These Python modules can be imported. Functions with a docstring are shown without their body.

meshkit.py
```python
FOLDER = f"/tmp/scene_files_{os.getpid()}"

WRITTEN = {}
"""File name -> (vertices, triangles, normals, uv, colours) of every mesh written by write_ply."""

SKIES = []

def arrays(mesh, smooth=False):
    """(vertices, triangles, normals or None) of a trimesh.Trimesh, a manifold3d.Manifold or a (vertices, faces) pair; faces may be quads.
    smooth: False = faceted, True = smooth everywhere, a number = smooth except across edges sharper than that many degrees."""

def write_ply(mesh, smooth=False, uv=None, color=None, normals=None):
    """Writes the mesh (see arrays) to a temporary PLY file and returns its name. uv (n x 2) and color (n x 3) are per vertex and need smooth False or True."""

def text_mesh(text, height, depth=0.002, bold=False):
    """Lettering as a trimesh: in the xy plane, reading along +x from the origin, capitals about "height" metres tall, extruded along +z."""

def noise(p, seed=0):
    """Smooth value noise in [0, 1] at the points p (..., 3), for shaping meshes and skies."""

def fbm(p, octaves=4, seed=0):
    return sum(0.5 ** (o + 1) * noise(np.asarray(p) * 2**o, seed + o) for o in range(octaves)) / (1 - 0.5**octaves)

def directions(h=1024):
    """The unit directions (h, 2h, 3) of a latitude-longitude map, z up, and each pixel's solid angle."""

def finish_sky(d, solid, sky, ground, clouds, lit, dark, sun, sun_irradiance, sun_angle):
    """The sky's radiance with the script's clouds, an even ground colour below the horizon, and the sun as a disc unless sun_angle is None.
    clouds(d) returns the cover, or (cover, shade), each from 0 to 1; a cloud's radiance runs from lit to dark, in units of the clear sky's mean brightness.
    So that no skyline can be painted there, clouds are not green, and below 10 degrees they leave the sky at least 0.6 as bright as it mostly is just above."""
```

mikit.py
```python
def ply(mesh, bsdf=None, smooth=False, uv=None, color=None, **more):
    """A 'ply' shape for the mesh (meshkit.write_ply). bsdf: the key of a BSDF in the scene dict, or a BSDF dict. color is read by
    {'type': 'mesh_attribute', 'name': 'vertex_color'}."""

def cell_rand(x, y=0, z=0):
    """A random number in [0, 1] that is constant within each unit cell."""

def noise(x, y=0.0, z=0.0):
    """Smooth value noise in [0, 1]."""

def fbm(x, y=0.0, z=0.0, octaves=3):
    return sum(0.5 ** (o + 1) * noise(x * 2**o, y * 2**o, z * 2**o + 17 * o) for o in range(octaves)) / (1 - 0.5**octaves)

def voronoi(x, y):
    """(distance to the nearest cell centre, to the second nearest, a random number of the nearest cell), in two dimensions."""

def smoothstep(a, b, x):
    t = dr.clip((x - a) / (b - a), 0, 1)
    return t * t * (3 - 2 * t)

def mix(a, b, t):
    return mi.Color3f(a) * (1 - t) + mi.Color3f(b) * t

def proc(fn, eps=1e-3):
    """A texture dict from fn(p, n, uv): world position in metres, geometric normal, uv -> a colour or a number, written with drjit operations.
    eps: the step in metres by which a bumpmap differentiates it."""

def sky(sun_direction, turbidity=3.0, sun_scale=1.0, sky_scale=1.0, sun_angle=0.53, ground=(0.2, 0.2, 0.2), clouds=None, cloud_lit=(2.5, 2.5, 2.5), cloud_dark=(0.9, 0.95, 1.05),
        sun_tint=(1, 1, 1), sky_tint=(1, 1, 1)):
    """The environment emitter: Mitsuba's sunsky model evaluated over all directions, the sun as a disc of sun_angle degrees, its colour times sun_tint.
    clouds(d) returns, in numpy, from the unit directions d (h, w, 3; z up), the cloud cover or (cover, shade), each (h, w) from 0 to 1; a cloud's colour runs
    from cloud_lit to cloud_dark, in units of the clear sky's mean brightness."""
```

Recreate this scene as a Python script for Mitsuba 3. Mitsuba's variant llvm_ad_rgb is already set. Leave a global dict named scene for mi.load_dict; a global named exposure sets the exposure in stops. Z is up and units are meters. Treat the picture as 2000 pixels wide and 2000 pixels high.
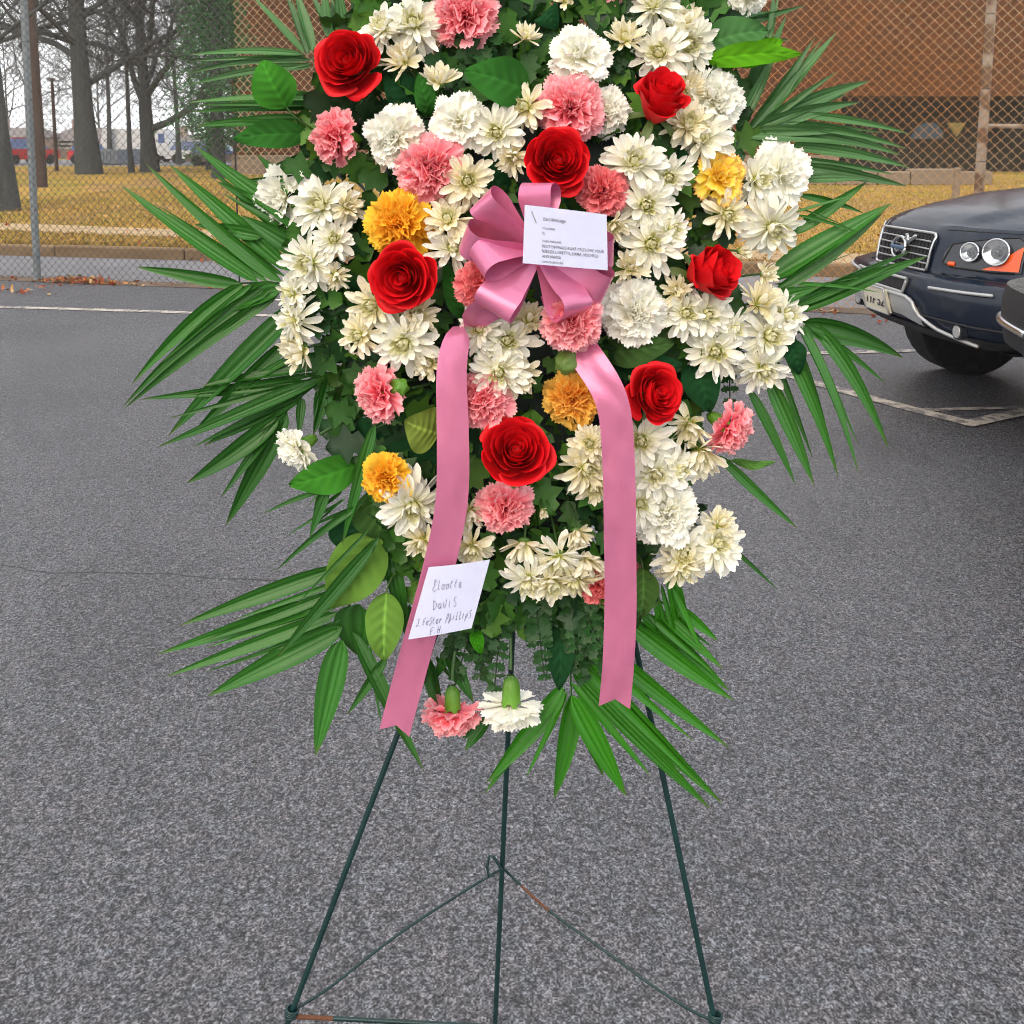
import math
import numpy as np
import trimesh
import manifold3d
import drjit as dr
import mitsuba as mi
import mikit
import meshkit
from mikit import noise, fbm, voronoi, cell_rand, smoothstep, mix, proc

T = mi.ScalarTransform4f
rng = np.random.default_rng(11)
scene, labels = {}, {}

# ------------------------------------------------------------------ camera, sky, exposure
F, CX, CY, EYE = 1900.0, 1000.0, 503.0, 1.45        # focal length and principal point of the 2000 px photograph, eye height
PITCH = math.radians(6.7)
RIGHT = np.array([1.0, 0, 0])
FWD = np.array([0, math.cos(PITCH), -math.sin(PITCH)])
UP = np.array([0, math.sin(PITCH), math.cos(PITCH)])
CAM = np.array([0, 0, EYE])
scene['camera'] = {'type': 'perspective', 'fov': 2 * math.degrees(math.atan(1000 / F)), 'fov_axis': 'x', 'near_clip': 0.05, 'far_clip': 3000.0,
                   'principal_point_offset_y': (1000.0 - CY) / 2000.0,
                   'to_world': T().look_at(origin=CAM.tolist(), target=(CAM + FWD).tolist(), up=[0, 0, 1])}


def overcast(d):
    n = meshkit.fbm(d * np.array([2.0, 2.0, 5.0]) + 3.0, 4, seed=3)
    return np.ones(d.shape[:2]), np.clip((n - 0.35) * 1.2, 0, 1)


scene['sky'] = mikit.sky((-0.30, -0.75, 0.58), turbidity=4, sun_scale=0.30, sun_angle=44, sky_scale=1.0, ground=(0.16, 0.16, 0.17), clouds=overcast,
                         cloud_lit=(3.1, 3.15, 3.25), cloud_dark=(2.3, 2.4, 2.55))
exposure = 2.4


# ------------------------------------------------------------------ helpers
def unit(v):
    v = np.asarray(v, float)
    return v / max(np.linalg.norm(v), 1e-12)


def ray(px, py):
    return FWD + (px - CX) / F * RIGHT + (CY - py) / F * UP


def ground(px, py, z=0.0):
    d = ray(px, py)
    return CAM + d * ((z - EYE) / d[2])


def at(px, py, y):
    d = ray(px, py)
    return CAM + d * (y / d[1])


def numbered(name):
    if name not in TAKEN:
        TAKEN[name] = 0
        return name
    TAKEN[name] += 1
    return f'{name}_{TAKEN[name]:03d}'


TAKEN = {}


def thing(name, label, category, group=None):
    key = numbered(name)
    labels[key] = {'label': label, 'category': category}
    if group:
        labels[key]['group'] = group
    return key


def add(parent, name, mesh, bsdf, smooth=False, label=None, kind=None, color=None, m=None, uv=None):
    key = numbered(f'{parent}__{name}' if parent else name)
    d = mesh if isinstance(mesh, dict) else mikit.ply(mesh, bsdf, smooth, color=color, uv=uv)
    scene[key] = dict(d)
    if m is not None:
        scene[key]['to_world'] = T(np.asarray(m, float).tolist())
    if label or kind:
        labels[key] = {}
        if label:
            labels[key]['label'] = label
        if kind:
            labels[key]['kind'] = kind
    return key


def struct(name, mesh, bsdf, smooth=False, label=None, parent=None, kind='structure'):
    key = add(parent, name, mesh, bsdf, smooth, label)
    labels.setdefault(key, {})['kind'] = kind
    return key


def grid(P):
    """(vertices, triangles) of a grid of points (n, m, 3)."""
    n, m = P.shape[:2]
    i = np.arange(n * m).reshape(n, m)
    a, b, c, d = i[:-1, :-1].ravel(), i[1:, :-1].ravel(), i[1:, 1:].ravel(), i[:-1, 1:].ravel()
    return P.reshape(-1, 3), np.vstack([np.stack([a, b, c], 1), np.stack([a, c, d], 1)])


def join(*ms):
    vs, fs, at_ = [], [], 0
    for m in ms:
        v, f = (m.vertices, m.faces) if hasattr(m, 'vertices') else m
        vs.append(np.asarray(v)); fs.append(np.asarray(f) + at_); at_ += len(v)
    return np.vstack(vs), np.vstack(fs)


def tube(pts, rad, sides=6, cap=True):
    pts = np.asarray(pts, float)
    rad = np.broadcast_to(np.asarray(rad, float), (len(pts),))
    t = np.gradient(pts, axis=0)
    t /= np.linalg.norm(t, axis=1, keepdims=True) + 1e-12
    ref = np.array([0, 0, 1.0]) if abs(t[:, 2]).mean() < 0.8 else np.array([1.0, 0, 0])
    u = np.cross(t, ref); u /= np.linalg.norm(u, axis=1, keepdims=True) + 1e-12
    w = np.cross(t, u)
    a = np.arange(sides) / sides * 2 * np.pi
    P = pts[:, None] + rad[:, None, None] * (np.cos(a)[None, :, None] * u[:, None] + np.sin(a)[None, :, None] * w[:, None])
    n = len(pts)
    i = np.arange(n * sides).reshape(n, sides)
    j = np.roll(i, -1, 1)
    f = np.vstack([np.stack([i[:-1].ravel(), j[:-1].ravel(), j[1:].ravel()], 1), np.stack([i[:-1].ravel(), j[1:].ravel(), i[1:].ravel()], 1)])
    v = P.reshape(-1, 3)
    if cap:
        v = np.vstack([v, pts[:1], pts[-1:]])
        k = np.arange(sides)
        f = np.vstack([f, np.stack([np.full(sides, n * sides), (k + 1) % sides, k], 1), np.stack([np.full(sides, n * sides + 1), (n - 1) * sides + k, (n - 1) * sides + (k + 1) % sides], 1)])
    return v, f


def box(lo, hi, bevel=0.0):
    lo, hi = np.minimum(lo, hi), np.maximum(lo, hi)
    if bevel <= 0:
        b = trimesh.creation.box(extents=np.subtract(hi, lo))
        b.apply_translation((np.asarray(lo) + hi) / 2)
        return b.vertices, b.faces
    pts = []
    for c in np.ndindex(2, 2, 2):
        for ax in range(3):
            p = [lo[k] + bevel if c[k] == 0 else hi[k] - bevel for k in range(3)]
            p[ax] = lo[ax] if c[ax] == 0 else hi[ax]
            pts.append(p)
    h = trimesh.convex.convex_hull(np.array(pts))
    return h.vertices, h.faces


def bez(p0, p1, p2, n):
    t = np.linspace(0, 1, n)[:, None]
    return (1 - t) ** 2 * np.asarray(p0) + 2 * t * (1 - t) * np.asarray(p1) + t * t * np.asarray(p2)


def smooth_path(pts, n):
    from scipy.interpolate import CubicSpline
    pts = np.asarray(pts, float)
    s = np.concatenate([[0], np.cumsum(np.linalg.norm(np.diff(pts, axis=0), axis=1))])
    return CubicSpline(s, pts)(np.linspace(0, s[-1], n))


def moved(m, M):
    v, f = (m.vertices, m.faces) if hasattr(m, 'vertices') else m
    return np.asarray(v) @ np.asarray(M)[:3, :3].T + np.asarray(M)[:3, 3], f


def frame(x, y, z, o):
    M = np.eye(4)
    M[:3, 0], M[:3, 1], M[:3, 2], M[:3, 3] = x, y, z, o
    return M


# ------------------------------------------------------------------ materials
def rgb(*c):
    return {'type': 'rgb', 'value': list(map(float, c))}


# pigment table: rows of 64 colours; a mesh's uv holds (place in the table, brightness)
ROWS, ROW_OF = [], {}


def row(stops):
    """The table row of one colour, or of a gradient [(position, colour), ...]."""
    key = repr(stops)
    if key not in ROW_OF:
        ROW_OF[key] = len(ROWS)
        x = np.linspace(0, 1, 64)
        st = stops if isinstance(stops[0], (tuple, list)) else [(0, stops), (1, stops)]
        ROWS.append(np.stack([np.interp(x, [q[0] for q in st], [q[1][k] for q in st]) for k in range(3)], 1))
    return ROW_OF[key]


def paint(stops, s, bright=1.0):
    """uv for vertices at the places s (0..1) of a gradient."""
    s = np.asarray(s, float)
    b = np.broadcast_to(np.asarray(bright, float), s.shape)
    return np.stack([row(stops) * 64 + 0.5 + np.clip(s, 0, 1) * 63, b], -1).reshape(-1, 2)


def flat(color, n, bright=1.0):
    return paint(tuple(map(float, color)), np.full(n, 0.5), bright)


TABLE = {}


def pigment(p, n, uv):
    if 'r' not in TABLE:
        t = np.vstack(ROWS + [np.zeros((1, 3))]).astype(np.float32)
        TABLE['r'], TABLE['g'], TABLE['b'] = (mi.Float(np.ascontiguousarray(t[:, k])) for k in range(3))
        TABLE['n'] = len(t) - 2
    x = dr.clip(uv.x - 0.5, 0, TABLE['n'])
    i = mi.UInt32(dr.floor(x))
    f = x - mi.Float(i)
    c = [dr.lerp(dr.gather(mi.Float, TABLE[k], i), dr.gather(mi.Float, TABLE[k], i + 1), f) for k in 'rgb']
    return mi.Color3f(*c) * uv.y


PIGMENT = proc(pigment)
VC = {'type': 'mesh_attribute', 'name': 'vertex_color'}


def solid(name, color, rough=0.6, metallic=0.0, spec=0.5, **more):
    scene[name] = {'type': 'twosided', 'bsdf': {'type': 'principled', 'base_color': color if isinstance(color, dict) else rgb(*color), 'roughness': rough, 'metallic': metallic, 'specular': spec, **more}}
    return name


def thin(name, color, rough=0.6, trans=0.6, **more):
    scene[name] = {'type': 'principledthin', 'base_color': color if isinstance(color, dict) else rgb(*color), 'roughness': rough, 'diff_trans': trans, 'eta': 1.4, **more}
    return name


thin('mat_petal', PIGMENT, 0.65, 0.22)
solid('mat_rose', PIGMENT, 0.55, spec=0.25, sheen=0.3)
thin('mat_leaf', PIGMENT, 0.38, 0.25)
solid('mat_palm', PIGMENT, 0.42, spec=0.45)
solid('mat_stem', PIGMENT, 0.5)
solid('mat_satin', (0.61, 0.18, 0.33), 0.26, metallic=0.35, spec=0.6, sheen=0.4, sheen_tint=0.6, anisotropic=0.5)
solid('mat_foam', (0.012, 0.026, 0.018), 0.7)
solid('mat_foliage', VC, 0.5, spec=0.35)
solid('mat_paper', (0.56, 0.59, 0.78), 0.8, spec=0.2)
solid('mat_print', (0.025, 0.025, 0.035), 0.8)
solid('mat_print_bold', (0.05, 0.05, 0.06), 0.8)
solid('mat_pen', (0.11, 0.11, 0.18), 0.6)
solid('mat_staple', (0.35, 0.34, 0.33), 0.35, 0.9)
solid('mat_easel', proc(lambda p, n, uv: mix((0.001, 0.019, 0.020), (0.005, 0.034, 0.034), noise(p.x * 60, p.y * 60, p.z * 60))), 0.35)
solid('mat_rust', (0.11, 0.04, 0.018), 0.8)


def asphalt_col(p, n, uv):
    fine = noise(p.x * 340, p.y * 340, 1.0)
    mid = noise(p.x * 150, p.y * 150, 4.0)
    big = fbm(p.x * 0.7, p.y * 0.7, 2.0)
    stone = smoothstep(0.90, 0.97, noise(p.x * 120, p.y * 120, 21.0))
    stain = smoothstep(0.56, 0.76, fbm(p.x * 1.7, p.y * 1.1, 31.0, 4))
    v = 0.018 + 0.175 * fine * fine * (0.35 + 1.1 * mid) + 0.036 * (mid - 0.5) + 0.06 * stone
    v = 1.10 * v * (0.86 + 0.28 * big) * (1 - 0.16 * stain)
    warm = noise(p.x * 40, p.y * 40, 9.0)
    c = mix((0.88, 0.95, 1.10), (1.04, 0.97, 1.06), warm)
    crack = dr.abs(p.y - (3.02 - 0.11 * p.x) - 0.09 * (fbm(p.x * 3.1, 7.0, 0.0, 4) - 0.5)) + 0.012 * smoothstep(-0.62, -0.3, p.x)
    crack = 1 - 0.75 * (1 - smoothstep(0.002, 0.008, crack))
    seam = dr.abs(p.y - (4.15 + 0.03 * p.x) - 0.12 * (fbm(p.x * 2.0, 3.0, 5.0, 4) - 0.5))
    seam = 1 - 0.22 * (1 - smoothstep(0.003, 0.02, seam)) * smoothstep(0.3, 0.6, noise(p.x * 1.5, 3.0))
    return c * mi.Color3f(dr.maximum(v, 0.012) * crack * seam)


def asphalt_bump(p, n, uv):
    return noise(p.x * 300, p.y * 300, 3.0) + 0.8 * noise(p.x * 150, p.y * 150, 8.0)


scene['mat_asphalt'] = {'type': 'bumpmap', 'bsdf': {'type': 'principled', 'base_color': proc(asphalt_col), 'roughness': 0.48, 'specular': 0.55}, 'arbitrary': proc(asphalt_bump, 1e-3), 'scale': 0.0014}
solid('mat_road', proc(lambda p, n, uv: mix((0.11, 0.11, 0.12), (0.17, 0.17, 0.185), fbm(p.x * 5, p.y * 5, 0.0, 4))), 0.85)
solid('mat_line', proc(lambda p, n, uv: mix((0.38, 0.345, 0.31), (0.14, 0.13, 0.135), smoothstep(0.40, 0.66, fbm(p.x * 28, p.y * 28, 0.0, 4)))), 0.8)
solid('mat_dirt', proc(lambda p, n, uv: mix((0.055, 0.04, 0.03), (0.15, 0.11, 0.08), fbm(p.x * 8, p.y * 8, 0.0, 4))), 0.95)
solid('mat_kerb', proc(lambda p, n, uv: mix((0.12, 0.075, 0.04), (0.24, 0.165, 0.095), fbm(p.x * 4, p.y * 4, p.z * 9, 4))), 0.9)
solid('mat_walk', proc(lambda p, n, uv: mix((0.25, 0.175, 0.09), (0.34, 0.255, 0.15), fbm(p.x * 3, p.y * 3, 0.0, 4))), 0.9)


def grass_col(p, n, uv):
    a = fbm(p.x * 0.55, p.y * 0.35, 0.0, 3)
    b = noise(p.x * 22, p.y * 13, 1.0)
    c = mix((0.32, 0.20, 0.045), (0.22, 0.17, 0.03), smoothstep(0.35, 0.65, a))
    c = mix(c, (0.40, 0.22, 0.08), smoothstep(0.55, 0.8, fbm(p.x * 1.1 + 8, p.y * 0.9, 3.0, 3)) * 0.7)
    c = mix(c, (0.22, 0.135, 0.06), 0.75 * smoothstep(0.56, 0.74, fbm(p.x * 0.9 + 3, p.y * 0.35, 11.0, 4)))
    return c * mi.Color3f(0.5 + 0.65 * b)


solid('mat_grass', proc(grass_col), 0.95, spec=0.1)
solid('mat_blade', VC, 0.8, spec=0.15)
solid('mat_dry_leaf', VC, 0.8, spec=0.2)
solid('mat_wire', (0.05, 0.048, 0.046), 0.6, 0.1)
solid('mat_wire_rusty', proc(lambda p, n, uv: mix((0.40, 0.285, 0.17), (0.40, 0.185, 0.065), smoothstep(0.3, 0.7, fbm(p.x * 1.2, p.y * 2, p.z * 1.2, 3)) * smoothstep(-1, 3, p.x))), 0.6, 0.0)
solid('mat_post', proc(lambda p, n, uv: mix((0.16, 0.20, 0.23), (0.27, 0.30, 0.31), fbm(p.x * 9, p.y * 9, p.z * 5, 4))), 0.5, 0.3)
solid('mat_post_rusty', proc(lambda p, n, uv: mix((0.36, 0.30, 0.25), (0.17, 0.10, 0.06), smoothstep(0.42, 0.62, fbm(p.x * 9, p.y * 9, p.z * 8, 4)))), 0.7, 0.1)


def bark(a, b):
    return proc(lambda p, n, uv: mix(a, b, fbm(p.x * 9 + p.y * 9, p.y * 4, p.z * 1.7, 4)))


solid('mat_bark', bark((0.035, 0.042, 0.045), (0.085, 0.092, 0.09)), 0.95, spec=0.1)
solid('mat_twig', (0.055, 0.06, 0.064), 0.95, spec=0.1)
solid('mat_pole', bark((0.05, 0.035, 0.03), (0.09, 0.065, 0.055)), 0.95, spec=0.1)
solid('mat_needle', VC, 0.7, spec=0.2)


def brick_col(p, n, uv):
    h = p.x + p.y
    row = dr.floor(p.z / 0.075)
    x = h / 0.22 + 0.5 * (row - 2 * dr.floor(row / 2))
    fx, fz = x - dr.floor(x), p.z / 0.075 - row
    r = cell_rand(x, row)
    c = mix((0.055, 0.019, 0.005), (0.135, 0.038, 0.005), r)
    c = c * mi.Color3f(0.7 + 0.6 * fbm(p.x * 0.25, p.y * 0.2, p.z * 0.3, 3))
    joint = (1 - smoothstep(0.03, 0.06, dr.minimum(fx, 1 - fx))) + (1 - smoothstep(0.08, 0.14, dr.minimum(fz, 1 - fz)))
    return mix(c, (0.06, 0.04, 0.025), dr.clip(joint, 0, 1) * 0.5)


solid('mat_brick', proc(brick_col), 0.9, spec=0.2)
solid('mat_concrete', proc(lambda p, n, uv: mix((0.16, 0.12, 0.085), (0.26, 0.20, 0.15), fbm(p.x * 1.5, p.y * 1.5, p.z * 5, 4))), 0.9)
solid('mat_dark', (0.026, 0.020, 0.011), 0.8)
solid('mat_blue_sign', (0.025, 0.04, 0.055), 0.7)
solid('mat_yellow_sign', (0.14, 0.11, 0.02), 0.7)
solid('mat_house', (0.33, 0.24, 0.20), 0.9)
solid('mat_house_pale', (0.46, 0.38, 0.28), 0.9)
solid('mat_roof', (0.16, 0.14, 0.14), 0.9)
solid('mat_white', (0.62, 0.64, 0.66), 0.5)
solid('mat_container', (0.15, 0.18, 0.22), 0.6)
solid('mat_red_paint', (0.55, 0.02, 0.02), 0.3, spec=0.5, clearcoat=0.6)
solid('mat_far_glass', (0.05, 0.10, 0.28), 0.12, spec=0.8)
solid('mat_tyre', proc(lambda p, n, uv: mi.Color3f(0.012 + 0.012 * noise(p.x * 30, p.y * 30, p.z * 30))), 0.85, spec=0.2)
solid('mat_paint', proc(lambda p, n, uv: mix((0.005, 0.011, 0.026), (0.018, 0.023, 0.034), smoothstep(0.45, 0.8, fbm(p.x * 6, p.y * 6, p.z * 9, 4)))), 0.22, metallic=0.1, spec=0.35, clearcoat=0.5, clearcoat_gloss=0.9)
solid('mat_trim', (0.016, 0.017, 0.02), 0.6, spec=0.35)
solid('mat_pad', proc(lambda p, n, uv: mi.Color3f(0.02 + 0.10 * noise(p.x * 140, p.y * 140, p.z * 140))), 0.8)
solid('mat_silver', (0.44, 0.45, 0.46), 0.4, 0.5)
solid('mat_chrome', (0.62, 0.64, 0.66), 0.16, 1.0)
solid('mat_black', (0.006, 0.006, 0.008), 0.6)
solid('mat_amber', (0.80, 0.10, 0.01), 0.15, spec=0.6, clearcoat=1.0)
solid('mat_lamp_black', (0.010, 0.014, 0.022), 0.1, spec=0.6, clearcoat=1.0)
solid('mat_plate', (0.55, 0.52, 0.42), 0.5)
solid('mat_plate_blue', (0.05, 0.09, 0.16), 0.5)
scene['mat_lens'] = {'type': 'thindielectric', 'int_ior': 1.5}
scene['mat_glass'] = {'type': 'thindielectric', 'int_ior': 1.5}

# ------------------------------------------------------------------ ground
def sheet(pts, z=None, cuts=1):
    pts = np.array(pts, float)
    if z is not None:
        pts[:, 2] = z
    n = len(pts)
    return pts, np.array([[0, k, k + 1] for k in range(1, n - 1)])


FA, FB = ground(0, 545), ground(2000, 622)                     # the fence's foot
fdir = unit(FB - FA)
fnorm = np.array([-fdir[1], fdir[0], 0])                        # away from the camera
KA, KB = ground(0, 498), ground(1650, 541)                      # the foot of the kerb
kdir = unit(KB - KA)
knorm = np.array([-kdir[1], kdir[0], 0])


def kpt(s, d, z=0.0):
    """A point s metres along the kerb from KA, d metres beyond it."""
    p = KA + kdir * s + knorm * d
    return np.array([p[0], p[1], z])


struct('ground', sheet([(-200, -60, -0.03), (200, -60, -0.03), (200, 250, -0.03), (-200, 250, -0.03)]), 'mat_grass')
lot = [(-40, -14, 0), (40, -14, 0), FB + fdir * 32 + fnorm * 0.15, FA - fdir * 32 + fnorm * 0.15]
struct('parking_lot', sheet(lot, 0.0), 'mat_asphalt')
struct('road', sheet([FA - fdir * 40 + fnorm * 0.15, FB + fdir * 40 + fnorm * 0.15, kpt(55, 0.02), kpt(-45, 0.02)], -0.004), 'mat_road')
# kerb stones, each its own piece
kerb = 'kerb'
labels['kerb'] = {'kind': 'structure'}
TAKEN['kerb'] = 0
s = -12.0
while s < 26:
    L = 1.83
    o, hgt = rng.uniform(-0.006, 0.006), 0.135 + rng.uniform(-0.006, 0.006)
    b = box((0, 0, -0.05), (L - 0.014, 0.15, hgt), 0.018)
    add('kerb', 'stone', moved(b, frame(kdir, knorm, (0, 0, 1), kpt(s, o))), 'mat_kerb')
    s += L
LZ = 0.125
lawn = [kpt(-60, 0.149), kpt(90, 0.149), kpt(120, 48), kpt(-90, 39)]
struct('lawn', sheet(lawn, LZ), 'mat_grass')
w0, w1 = ground(0, 449, LZ + 0.02), ground(0, 442, LZ + 0.02)
w2, w3 = ground(1650, 513, LZ + 0.02), ground(1650, 503, LZ + 0.02)
wd = unit(w2 - w0)
wn = np.array([-wd[1], wd[0], 0])
labels['sidewalk'] = {'kind': 'structure'}
TAKEN['sidewalk'] = 0
s = -14.0
while s < 30:
    b = box((0, 0, -0.1), (1.49, 1.0, LZ + 0.02 + rng.uniform(-0.003, 0.004)), 0.008)
    o = w0 + wd * s
    add('sidewalk', 'slab', moved(b, frame(wd, wn, (0, 0, 1), (o[0], o[1], 0))), 'mat_walk')
    s += 1.5
struct('far_street', sheet([(-160, 54, 0), (160, 62, 0), (160, 86, 0), (-160, 74, 0)], LZ + 0.012), 'mat_road')


def blades(n, place, h, w, cols, seed):
    """n thin bent blades (two triangles each); place(k) gives foot points."""
    r = np.random.default_rng(seed)
    foot = place(r, n)
    a = r.uniform(0, 2 * np.pi, n)
    d = np.stack([np.cos(a), np.sin(a), 0 * a], 1)
    q = np.stack([-np.sin(a), np.cos(a), 0 * a], 1)
    hh = (h * r.uniform(0.5, 1.3, n))[:, None]
    z = np.array([0, 0, 1.0])
    P = np.stack([foot - q * w, foot + q * w, foot + d * hh * 0.35 + z * hh * 0.7 + q * w * 0.7, foot + d * hh * 0.9 + z * hh], 1)
    i = np.arange(n)[:, None] * 4
    f = np.vstack([i + [0, 1, 2], i + [0, 2, 3]])
    c = np.asarray(cols)[r.integers(0, len(cols), n)] * r.uniform(0.7, 1.25, (n, 1))
    return (P.reshape(-1, 3), f), np.repeat(c, 4, 0)


def verge(r, n):
    s_, d_ = r.uniform(-7, 20, n), 0.16 + r.uniform(0, 1, n) ** 1.7 * 30
    p = KA + kdir * s_[:, None] + knorm * d_[:, None]
    p[:, 2] = LZ
    e = (p - w0) @ wn
    p[(e > -0.02) & (e < 1.02), 2] = -0.5
    return p


m, c = blades(95000, verge, 0.06, 0.006, [(0.36, 0.225, 0.06), (0.32, 0.22, 0.045), (0.42, 0.27, 0.10), (0.22, 0.18, 0.04)], 5)
add('', 'grass', m, 'mat_blade', color=c, label='straw yellow winter grass of the lawn behind the fence', kind='stuff')
labels['grass']['category'] = 'grass'


def litter(n, place, size, cols, seed):
    r = np.random.default_rng(seed)
    V, Fc, C = [], [], []
    base = np.array([[-1, 0, 0.15], [-0.3, 0.55, 0.0], [0.5, 0.45, 0.1], [1.1, 0, 0.3], [0.5, -0.45, 0.12], [-0.3, -0.5, 0.02], [0, 0, -0.1]])
    fc = np.array([[6, k, (k + 1) % 6] for k in range(6)])
    for k, p in enumerate(place(r, n)):
        a, s_ = r.uniform(0, 6.28), size * r.uniform(0.5, 1.3)
        R = trimesh.transformations.euler_matrix(r.normal(0, 0.5), r.normal(0, 0.5), a)[:3, :3]
        V.append(base @ R.T * s_ + p + [0, 0, size * 0.35]); Fc.append(fc + 7 * k)
        C.append(np.tile(np.asarray(cols)[r.integers(len(cols))] * r.uniform(0.6, 1.2), (7, 1)))
    return (np.vstack(V), np.vstack(Fc)), np.vstack(C)


def by_fence(r, n):
    c = np.where(r.random(n) < 0.55, r.normal(1.0, 0.22, n), r.uniform(-1, 12, n))
    d = np.where(r.random(n) < 0.75, r.normal(-0.03, 0.07, n), r.uniform(-0.9, 0.1, n))
    p = FA + fdir * c[:, None] + fnorm * d[:, None]
    p[:, 2] = 0.004 + r.uniform(0, 0.04, n) * (np.abs(c - 1.0) < 0.3)
    return p


LEAF = [(0.30, 0.075, 0.035), (0.36, 0.12, 0.05), (0.24, 0.05, 0.03), (0.42, 0.22, 0.08), (0.5, 0.33, 0.16)]
m, c = litter(420, by_fence, 0.028, LEAF, 3)
add('', 'leaf_litter', m, 'mat_dry_leaf', color=c, label='rust red dead leaves drifted along the foot of the fence', kind='stuff')
labels['leaf_litter']['category'] = 'leaves'


def by_kerb(r, n):
    p = KA + kdir * r.normal(5.3, 0.8, n)[:, None] + knorm * (-np.abs(r.normal(0, 0.13, n)))[:, None]
    p[:, 2] = 0.004
    return p


m, c = litter(420, by_kerb, 0.032, LEAF[:3], 4)
add('', 'leaf_litter', m, 'mat_dry_leaf', color=c, label='dark red dead leaves heaped in the gutter by the kerb', kind='stuff')
labels['leaf_litter_001']['category'] = 'leaves'
def on_lawn(r, n):
    p = KA + kdir * r.uniform(-6, 20, n)[:, None] + knorm * (0.3 + r.uniform(0, 1, n) ** 1.5 * 24)[:, None]
    p[:, 2] = LZ + 0.03
    return p


m, c = litter(900, on_lawn, 0.034, LEAF, 6)
add('', 'leaf_litter', m, 'mat_dry_leaf', color=c, label='brown dead leaves scattered thinly over the yellow lawn', kind='stuff')
labels['leaf_litter_002']['category'] = 'leaves'
# dirt strip that the fence stands in
struct('dirt_strip', sheet([FA - fdir * 20 - fnorm * 0.10, FB + fdir * 20 - fnorm * 0.10, FB + fdir * 20 + fnorm * 0.2, FA - fdir * 20 + fnorm * 0.2], 0.004), 'mat_dirt')


# painted lines
def stripe(pix, width, name='painted_line'):
    P = np.array([ground(*q) for q in pix])
    t = np.gradient(P, axis=0)
    t /= np.linalg.norm(t, axis=1, keepdims=True)
    q = np.stack([-t[:, 1], t[:, 0], 0 * t[:, 0]], 1) * width / 2
    v = np.stack([P - q, P + q], 1)
    v[..., 2] = 0.0045 if name == 'painted_line' else 0.0085
    struct(name, grid(v), 'mat_line', parent='parking_lot', kind='structure')


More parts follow.
